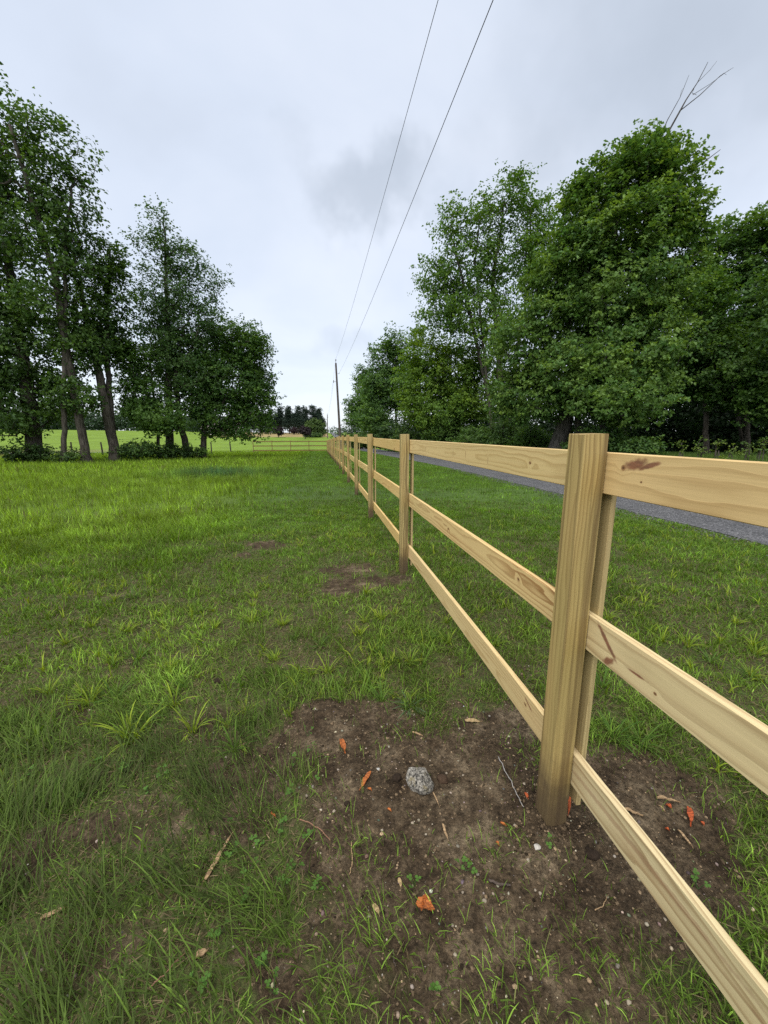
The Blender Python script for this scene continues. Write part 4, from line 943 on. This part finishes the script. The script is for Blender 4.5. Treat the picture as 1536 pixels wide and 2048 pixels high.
# ------------------------------------------------------------------ things lying on the soil
ICO = None
def ico(sub=1):
    import bmesh
    b = bmesh.new(); bmesh.ops.create_icosphere(b, subdivisions=sub, radius=1.0); b.verts.ensure_lookup_table()
    V = np.array([v.co[:] for v in b.verts]); Fc = np.array([[v.index for v in f.verts] for f in b.faces]); b.free(); return V, Fc
def many(V0, F0, P, S, col):
    n = len(P); a = rng.uniform(0, 6.28, n); ca, sa = np.cos(a), np.sin(a)
    W = V0[None] * S[:, None, :]; W = W + rng.normal(0, .2, W.shape) * S.min(1)[:, None, None]
    X = W[:, :, 0] * ca[:, None] - W[:, :, 1] * sa[:, None]; Y = W[:, :, 0] * sa[:, None] + W[:, :, 1] * ca[:, None]
    V = np.stack([X, Y, W[:, :, 2]], -1) + P[:, None]; m = len(V0)
    return V.reshape(-1, 3), (F0[None] + np.arange(n)[:, None, None] * m).reshape(-1, F0.shape[1]), np.repeat(col, m, 0)
M_STONE, nb = new_mat('pebble_stone')
a_ = nb.n('ShaderNodeAttribute', attribute_name='col').outputs[0]
bsdf(nb, nb.mix(1.0, a_, nb.ramp(nb.noise(nb.n('ShaderNodeTexCoord').outputs['Object'], 160, 4, .7).outputs[0], [(.3, .7), (.7, 1.2)]), 'MULTIPLY'), .8)
V0, F0 = ico(1)
def on_soil(n, lo, pw=1.0):
    x, y = wedge(.4, 3.2, n / 10.4); k = bare(x, y) > lo * rng.uniform(.6, 1.3, len(x)); return x[k], y[k]
x, y = on_soil(4200, .40); n = len(x)
s = .0016 * rng.pareto(2.2, n).clip(0, 3.2) + .0016; S = np.column_stack([s * rng.uniform(.9, 1.5, n), s, s * rng.uniform(.5, .8, n)])
pc = np.array([.20, .165, .12]) * np.exp(rng.normal(0, .45, n))[:, None] * np.array([1, 1, 1]) + rng.normal(0, .015, (n, 3)); pc = np.clip(pc, .05, .6)
V, Fc, C = many(V0, F0, np.column_stack([x, y, ground_z(x, y) + S[:, 2] * .35]), S, pc); stuff(mesh('gravel', V, Fc, M_STONE, col=C, smooth=True), 'fine pale gravel scattered over the bare soil')
x, y = on_soil(24000, .30)
a_, q_ = rng.uniform(0, 6.28, 700), .055 + .13 * rng.random(700) ** 1.5
x = np.r_[x, POST0[0] + .045 + q_ * np.cos(a_)]; y = np.r_[y, POST0[1] + .045 + q_ * np.sin(a_)]; n = len(x)
s = .0022 * rng.pareto(2.2, n).clip(0, 2.2) + .0018; S = np.column_stack([s * rng.uniform(.9, 1.4, n), s, s * rng.uniform(.5, .9, n)])
M_CLOD, nb = new_mat('soil_crumb'); a_ = nb.n('ShaderNodeAttribute', attribute_name='col').outputs[0]
nn_ = nb.noise(nb.n('ShaderNodeTexCoord').outputs['Object'], 120, 5, .7).outputs[0]; bsdf(nb, nb.mix(1.0, a_, nb.ramp(nn_, [(.3, .6), (.7, 1.3)]), 'MULTIPLY'), .95, nn_, .8, .006, .1)
V, Fc, C = many(V0, F0, np.column_stack([x, y, ground_z(x, y) + S[:, 2] * .1]), S, np.array([.085, .060, .036]) * np.exp(rng.normal(0, .6, n))[:, None]); stuff(mesh('soil_crumbs', V, Fc, M_CLOD, col=C), 'crumbs of loose dark soil')
# dry grass straw
x, y = on_soil(1500, .15); n = len(x)
c = np.array([.26, .19, .10]) * np.exp(rng.normal(0, .4, n))[:, None]
V, Fs, C = blades(np.column_stack([x, y, ground_z(x, y) + .003]), rng.uniform(.005, .015, n) * (1 + 2.2 * (rng.random(n) > .9)), rng.uniform(.0008, .0024, n), rng.uniform(1.35, 1.6, n), rng.uniform(0, 6.28, n), c, 2, .12)
stuff(mesh('straw_litter', V, Fs, M_GRASS, col=C), 'dry straw and wood shreds littering the soil')
# dead thatch in the near lawn
x, y = wedge(.4, 6.5, 2400); kk = rng.random(len(x)) > bare(x, y) * 1.6; x, y = x[kk], y[kk]; n = len(x); c = np.array([.17, .13, .07]) * np.exp(rng.normal(0, .35, n))[:, None]
V, Fs, C = blades(np.column_stack([x, y, ground_z(x, y) + .006]), rng.uniform(.015, .06, n), rng.uniform(.0012, .003, n) * (1 + .12 * y), rng.uniform(1.1, 1.55, n), rng.uniform(0, 6.28, n), c, 2, .25)
stuff(mesh('thatch', V, Fs, M_GRASS, col=C), 'dead brown grass lying in the lawn')
# gravel spill along the road edge
x = RX0 - np.abs(rng.normal(0, .22, 2600)); y = rng.uniform(1, 18, 2600); n = len(x); s = rng.uniform(.006, .017, n); S = np.column_stack([s * 1.2, s, s * .7])
V, Fc, C = many(V0, F0, np.column_stack([x, y, ground_z(x, y) + s * .3]), S, np.array([.085, .082, .082]) * np.exp(rng.normal(0, .35, n))[:, None]); stuff(mesh('road_gravel', V, Fc, M_STONE, col=C), 'loose grey gravel along the road edge')

# the stone
V, Fc = ico(4); d = V / np.linalg.norm(V, axis=1)[:, None]
rr = 1 + .22 * (fbm(d[:, 0] * 2 + 9, d[:, 1] * 2 + d[:, 2] * 1.7, 1.1, 3) - .5) + .16 * (fbm(d[:, 0] * 3 - d[:, 2] * 2 + 4, d[:, 1] * 3 + 6, 2.1, 8) - .5)
for ax in ([.15, .1, 1], [.6, -.5, .6], [-.7, -.3, .5], [.1, .8, .5], [.9, .1, -.1], [-.2, -.9, .3]):
    ax = np.array(ax) / np.linalg.norm(ax); q = (d * ax).sum(1); rr = np.minimum(rr, .74 / np.maximum(q, .5))
M_ROCK, nb = new_mat('lichen_stone'); to = nb.n('ShaderNodeTexCoord').outputs['Object']
na = nb.noise(to, 85, 6, .75).outputs[0]; nc = nb.noise(to, 26, 4, .65).outputs[0]
c = nb.ramp(na, [(.38, (.018, .018, .017)), (.46, (.10, .092, .078)), (.55, (.26, .238, .198)), (.66, (.48, .445, .38))]); c = nb.mix(nb.mrange(nc, .52, .66, 0, .6), c, (.20, .155, .06)); bsdf(nb, c, .9, na, .9, .01, .2)
p = gpz(842, 1578); o = mesh('stone', d * rr[:, None] * np.array([.074, .060, .060]), Fc, M_ROCK, smooth=False); o.location = (p[0], p[1] + .03, p[2] + .010); o.rotation_euler = (.1, .15, 2.1)
tag(o, 'fist-sized speckled grey stone lying in the bare soil', 'stone')

# clods
def clod(px, py, s, label, mat=M_CLOD, col=(.030, .020, .014), group='dark clumps of soil on the ground', cat='soil clump', name='soil_clump', flat=.6, seed=0):
    V, Fc = ico(3); d = V; rr = 1 + .7 * (fbm(d[:, 0] * 1.5 + seed, d[:, 1] * 1.5 + d[:, 2] + 5, 1.3, seed + 3) - .5) + .35 * (fbm(d[:, 0] * 4 + d[:, 2] * 3 + seed, d[:, 1] * 4, 1.5, seed) - .5)
    V = d * rr[:, None] * np.array([s, s * .85, s * flat]); o = mesh(name, V, Fc, mat, col=np.tile(col, (len(V), 1)), smooth=True)
    p = gpz(px, py); o.location = (p[0], p[1], p[2] + s * flat * .25); o.rotation_euler = (0, 0, seed * 1.3); return tag(o, label, cat, group)
for i, (px, py, s, lab) in enumerate([(700, 1392, .019, 'dark soil clump near the top rim of the soil patch'), (540, 1390, .03, 'flat dark soil clump in the grass left of the soil patch'), (436, 1360, .026, 'dark soil clump in the grass behind the left tufts'),
                                  (795, 1562, .022, 'soil clump touching the left side of the stone'), (885, 1560, .028, 'brown soil clump just right of the stone'), (695, 1612, .014, 'little dark clump below the long orange splinter'), (345, 1352, .022, 'dark soil clump beside a yellow tuft on the left lawn'), (1185, 1712, .026, 'dark soil clump right of the nearest post foot')]):
    clod(px, py, s, lab, seed=i, col=(.028, .019, .013) if i not in (4,) else (.06, .038, .024))
PE = [(1074, 1700, .014, (.42, .39, .34), 'white angular pebble below the nearest post'), (757, 1542, .008, (.34, .33, .30), 'pale pebble above the long orange splinter')]
for i, (px, py, s, c, lab) in enumerate(PE): clod(px, py, s, lab, M_STONE, c, 'pebbles on the bare soil', 'pebble', 'pebble', .55, 20 + i)
for i, (px, py, s) in enumerate([(712, 1480, .005), (763, 1451, .005), (860, 1518, .005), (893, 1545, .006), (1029, 1656, .006), (1056, 1728, .007), (969, 1805, .008), (905, 1855, .006), (910, 1915, .006), (668, 1627, .007), (825, 1650, .006), (764, 1662, .006), (1048, 1572, .006), (980, 1583, .005), (1080, 1790, .006), (828, 1440, .005), (925, 1790, .005), (1330, 1840, .006), (955, 1755, .006), (1062, 1958, .005)]):
    clod(px, py, s, locate('pale rounded pebble', px, py), M_STONE, tuple(np.array([.25, .205, .15]) * random.uniform(.6, 1.3)), 'pebbles on the bare soil', 'pebble', 'pebble', .6, 40 + i)

# splinters of fresh orange wood, bark strips, twigs
def shred_mat(name, c0, c1):
    m, nb = new_mat(name); to = nb.n('ShaderNodeTexCoord').outputs['Object']
    n = nb.noise(nb.n('ShaderNodeMapping', {0: to, 'Scale': (25, 260, 120)}).outputs[0], 1.0, 4, .65).outputs[0]
    bsdf(nb, nb.mix(nb.mrange(n, .35, .65), c0, c1), .8, n, .6, .003); return m
M_OR = shred_mat('orange_wood', (.15, .042, .012), (.44, .135, .030)); M_RED = shred_mat('red_orange_wood', (.16, .030, .010), (.45, .095, .024)); M_TAN = shred_mat('tan_bark', (.17, .105, .055), (.40, .27, .14)); M_GREY = shred_mat('grey_stalk', (.17, .155, .14), (.33, .31, .28)); M_DARKT = shred_mat('dark_twig', (.035, .026, .02), (.09, .065, .05)); M_REDT = shred_mat('reddish_twig', (.13, .065, .04), (.27, .145, .085)); M_DEADL = shred_mat('dead_leaf', (.22, .15, .07), (.42, .30, .15))

def splinter(a, b, w, thick, mat, label, name='wood_splinter', cat='splinter', lift=.006, arch=.0, group=None, seed=0, tatter=.22):
    """torn flat strip of wood between two photo pixels, w metres wide"""
    g = np.random.default_rng(seed); A, B = gpz(*a), gpz(*b); n = 9; t = np.linspace(0, 1, n); D = B - A; L = np.linalg.norm(D[:2]); sd_ = np.array([-D[1], D[0], 0]) / L
    P = A + D * t[:, None]; P[:, 2] = ground_z(P[:, 0], P[:, 1]) + lift + arch * np.sin(t * np.pi) + .10 * w * g.normal(0, 1, n)
    wl = w * .5 * (np.sin(np.clip(t * 1.15 + .08, 0, 1) * np.pi) ** .5 * (1 - tatter) + tatter * g.uniform(.2, 1.1, n)); wr = w * .5 * (np.sin(np.clip(t * 1.1 + .05, 0, 1) * np.pi) ** .5 * (1 - tatter) + tatter * g.uniform(.2, 1.1, n))
    curl = w * .25 * g.uniform(-1, 1)
    lay = []
    for dz in (0, thick): lay += [P - sd_ * wl[:, None] + (0, 0, dz + curl), P + (0, 0, dz * 1.25 + .0), P + sd_ * wr[:, None] + (0, 0, dz + curl * .6)]
    V = np.stack(lay, 1); V = V - A; o_ = []
    k = np.arange(n - 1)[:, None] * 6
    for q in ((3, 4, 10, 9), (4, 5, 11, 10), (1, 0, 6, 7), (2, 1, 7, 8), (0, 3, 9, 6), (5, 2, 8, 11)): o_.append(k + np.array([q]))
    e = (n - 1) * 6; caps = np.array([(0, 1, 4, 3), (1, 2, 5, 4), (e + 1, e, e + 3, e + 4), (e + 2, e + 1, e + 4, e + 5)])
    ob = mesh(name, V.reshape(-1, 3), np.concatenate(o_ + [caps]), mat); ob.location = A
    return tag(ob, label, cat, group)
GO = 'orange wood splinters on the soil'
SPL = [((683, 1484), (690, 1510), .030, 'short stubby orange splinter at the upper left of the soil patch', M_OR, .014), ((741, 1548), (719, 1588), .022, 'long flat orange splinter left of the stone', M_OR, .008), ((834, 1818), (868, 1838), .042, 'crumpled orange wood chunk in the lower middle of the soil', M_OR, .022), ((848, 1812), (862, 1840), .026, 'ragged orange flake on top of the crumpled chunk', M_OR, .026),
       ((1378, 1618), (1381, 1655), .024, 'bright orange splinter on the soil right of the bottom rail, largest there', M_RED, .008), ((1332, 1613), (1343, 1622), .020, 'small square orange chip beside a tan bark strip', M_RED, .006), ((1139, 1608), (1134, 1650), .012, 'red torn splinter standing against the foot of the nearest post', M_RED, .03),
       ((1000, 1652), (1013, 1660), .010, 'tiny orange shred left of the nearest post foot', M_OR, .005), ((1050, 1590), (1056, 1606), .014, 'orange-brown shred left of the nearest post', M_RED, .006), ((1330, 1658), (1338, 1664), .010, 'tiny orange crumb below the small square chip', M_RED, .005), ((1402, 1645), (1408, 1654), .012, 'orange crumb right of the largest right-hand splinter', M_RED, .005), ((775, 1624), (783, 1630), .009, 'tiny orange crumb below the stone', M_OR, .005), ((992, 1690), (998, 1700), .009, 'thin orange shred on the soil below the grey stalk', M_OR, .005), ((736, 1584), (744, 1590), .009, 'tiny orange shred at the lower end of the long splinter', M_OR, .004), ((543, 1632), (552, 1642), .010, 'pale orange shred at the left of the soil patch', M_OR, .004)]
for i, (a, b, w, lab, mt, li) in enumerate(SPL): splinter(a, b, w, .004, mt, lab, lift=li, arch=.004, group=GO, seed=i)
GB = 'tan bark strips and wood slivers'
for i, (a, b, w, lab) in enumerate([((408, 1770), (470, 1668), .016, 'long tan bark strip lying in the grass left of the soil patch'), ((824, 1463), (846, 1474), .010, 'curved tan bark sliver near the top of the soil patch'), ((866, 1590), (879, 1622), .006, 'thin tan sliver just below the stone'), ((885, 1655), (896, 1692), .010, 'flat tan wood sliver in the middle of the soil'),
                                ((1312, 1602), (1360, 1609), .016, 'tan bark strip above the small square orange chip'), ((1243, 1620), (1286, 1634), .014, 'tan bark strip half hidden behind the bottom rail'), ((1355, 1664), (1386, 1700), .010, 'thin tan sliver below the bright right-hand splinter'), ((1316, 1618), (1330, 1632), .008, 'short brown sliver beside the square orange chip'), ((82, 1838), (136, 1816), .016, 'pale bark strip in the dark grass at the lower left'), ((392, 1920), (418, 1908), .02, 'broken pale flake in the grass at the lower left')]):
    splinter(a, b, w, .004, M_TAN, lab, 'bark_strip', 'bark strip', .008, .004, GB, 50 + i, .25)
for i, (a, b, w, lab) in enumerate([((798, 1762), (802, 1782), .014, 'small upright-lying dead leaf in the middle of the soil'), ((746, 1812), (760, 1840), .016, 'curled dead leaf left of the crumpled orange chunk'), ((930, 1440), (965, 1442), .03, 'flat dull dead leaf at the upper right of the soil patch')]):
    splinter(a, b, w, .0012, M_DEADL, lab, 'dead_leaf', 'leaf', .006, .006, 'dead leaves on the soil', 80 + i, .1)
def twig(pts, r0, r1, mat, label, lift=.006, group='twigs and stalks on the ground'):
    P = np.array([gpz(*q) for q in pts]); L = np.r_[0, np.cumsum(np.linalg.norm(np.diff(P, axis=0), axis=1))]; t = np.linspace(0, L[-1], 14)
    Q = np.column_stack([np.interp(t, L, P[:, i]) for i in range(3)]); Q[:, :2] += rng.normal(0, .0015, (14, 2)); Q[:, 2] = ground_z(Q[:, 0], Q[:, 1]) + lift
    V, Fs = tube(Q - Q[0], np.linspace(r0, r1, 14), 6); o = mesh('twig', V, Fs, mat, smooth=True); o.location = Q[0]; return tag(o, label, 'twig', group)
twig([(997, 1518), (1020, 1566), (1046, 1622)], .0026, .0018, M_GREY, 'straight thin grey stalk lying left of the nearest post', .012)
twig([(600, 1647), (622, 1655), (645, 1675), (662, 1694)], .0026, .0018, M_REDT, 'curved reddish twig at the left of the soil patch', .012)
twig([(703, 1692), (705, 1725), (700, 1756)], .0022, .0016, M_TAN, 'thin upright-lying brown stalk in the left half of the soil')
twig([(975, 1768), (1000, 1775), (1020, 1776)], .005, .004, M_DARKT, 'short dark stick in the lower right of the soil')
twig([(300, 1990), (340, 1950), (372, 1916)], .0022, .0012, M_REDT, 'long thin reddish stalk in the grass at the lower left', .02)
twig([(785, 1905), (790, 1940)], .002, .0015, M_DARKT, 'short dark twig below the curled dead leaf')
twig([(1190, 1825), (1205, 1815), (1215, 1795)], .002, .001, M_TAN, 'thin forked-looking stem on the soil beside the bottom rail')
